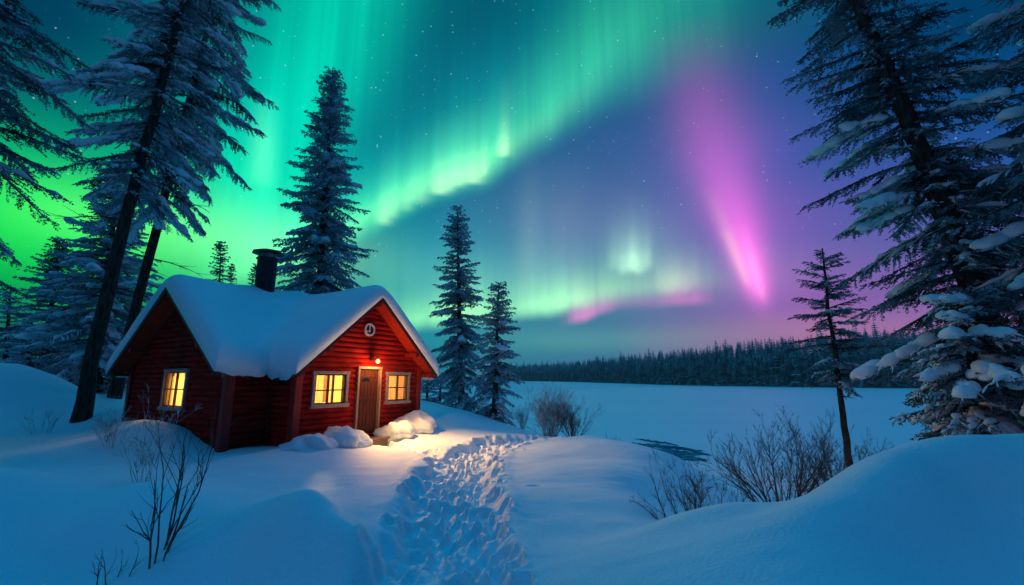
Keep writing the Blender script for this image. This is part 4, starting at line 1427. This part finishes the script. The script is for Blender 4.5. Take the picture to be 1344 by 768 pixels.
# ------------------------------------------------------------------ bare shrubs
def shrub(label, base, height, spread, stems, seed, mat='twig', group=None, depth=3, thick=.012, lean=(0, 0), kids=6, tips=None, name='bare_shrub'):
    rs = np.random.RandomState(seed)
    base = np.array(base, float)
    paths = []

    def grow(p, d, L_, r, lv):
        n = 7
        P = [p]
        dd = d.copy()
        for k in range(n - 1):
            dd = norm(dd + rs.normal(0, .11, 3) + np.array([0, 0, .05]))
            P.append(P[-1] + dd * L_ / (n - 1))
        P = np.array(P)
        paths.append((P, r * (1 - .72 * np.linspace(0, 1, n)), lv))
        if lv < depth:
            for _ in range(max(2, int(kids * (.75 ** lv) * rs.uniform(.7, 1.3)))):
                k = rs.randint(1 if lv else 2, n)
                f = norm(P[min(k, n - 1)] - P[k - 1])
                ax = norm(np.cross(f, rs.normal(0, 1, 3)))
                an = rs.uniform(.30, .75)
                grow(P[k], norm(f * math.cos(an) + ax * math.sin(an) + np.array([0, 0, .12])), L_ * rs.uniform(.32, .62) * (1.1 - .5 * k / n), max(.0022, r * (1 - .72 * k / n) * .62), lv + 1)

    for s_ in range(stems):
        a = rs.uniform(0, 6.28); q = spread * rs.uniform(.1, 1) 
        d = norm(np.array([math.cos(a) * q + lean[0], math.sin(a) * q + lean[1], 1.0]))
        grow(np.array([math.cos(a) * .12 * q * 2, math.sin(a) * .12 * q * 2, -.08]), d, height * rs.uniform(.6, 1.0), thick * rs.uniform(.7, 1.2), 0)
    V, Q = tubes(np.array([p for p, _, _ in paths]), np.array([r for _, r, _ in paths]), 4)
    root = tag(empty(name, base), label, 'shrub', group)
    mesh_np('branches', V, [Q], M[mat], root, True)
    return root


def g3(px, py, y):
    q = at_y(px, py, y); return (q[0], q[1], ground(q[0], q[1]))


shrub('near bare shrub with dark stems in the left foreground snow', g3(205, 728, 5.0), 1.5, .55, 8, 61, 'twig', thick=.012, kids=4, depth=2)
shrub('small dark twigs poking from the snow left of the near bare shrub', g3(150, 752, 4.85), .42, .7, 4, 62, 'twig', thick=.008, kids=3, depth=2)
shrub('frost-white shrub glowing in front of the dark side window wall', g3(184, 640, 7.0), 1.0, .32, 8, 63, 'twig_frost', thick=.007, kids=6)
shrub('small rimed shrub left of the cabin below the leaning trunks', g3(146, 585, 10.5), .75, .55, 12, 64, 'twig_frost', thick=.007, kids=6)
shrub('low rimed shrub on the slope of the rounded snow hill', g3(60, 545, 13.5), .7, .8, 12, 65, 'twig_frost', thick=.007, kids=5)
gs = 'bare shrubs behind the right snow bank'
shrub('lowest spreading bare shrub left of the others behind the right snow hump', g3(912, 676, 7.0), 1.0, 1.0, 18, 66, 'twig', group=gs, thick=.010, kids=6)
shrub('tallest bare shrub in the middle of the row behind the right snow hump', g3(1030, 690, 6.9), 1.28, .85, 20, 67, 'twig', group=gs, thick=.014, kids=7, lean=(-.12, 0))
shrub('wide bare shrub at the foot of the lone leaning pine', g3(1112, 655, 8.4), 1.22, 1.0, 23, 68, 'twig', group=gs, thick=.012, kids=7)
gs = 'bare shrubs on the lake shore by the spruces'
shrub('dense dome-shaped shrub on the shore where the trodden path ends', g3(722, 573, 17.0), 1.6, .85, 60, 69, 'twig_frost', group=gs, thick=.012, kids=7)
shrub('thinner shrub right of the dense dome-shaped one on the shore', g3(752, 573, 16.6), 1.25, .7, 34, 70, 'twig', group=gs, thick=.010, kids=6)
shrub('small pale shrub between the shorter lakeside spruce and the dense shrub', g3(686, 556, 19.0), .9, .5, 20, 71, 'twig_frost', group=gs, thick=.009, kids=6)
shrub('tiny tuft of twigs beside the dark ice streaks on the shore', g3(803, 575, 15.6), .35, .8, 10, 72, 'twig', group=gs, thick=.006, kids=4, depth=2)


# ------------------------------------------------------------------ cold night air
hz = bpy.data.materials.new('air'); hz.use_nodes = True
hn, hl = hz.node_tree.nodes, hz.node_tree.links
hn.clear()
ho = hn.new('ShaderNodeOutputMaterial'); hv = hn.new('ShaderNodeVolumePrincipled')
hv.inputs['Color'].default_value = (.75, .85, .95, 1); hv.inputs['Density'].default_value = .0004; hv.inputs['Anisotropy'].default_value = .2
hl.new(hv.outputs[0], ho.inputs['Volume'])
o = MB().box(-460, 960, -60, 960, -4.5, 45).build('haze', hz, None)
tag(o, kind='stuff')
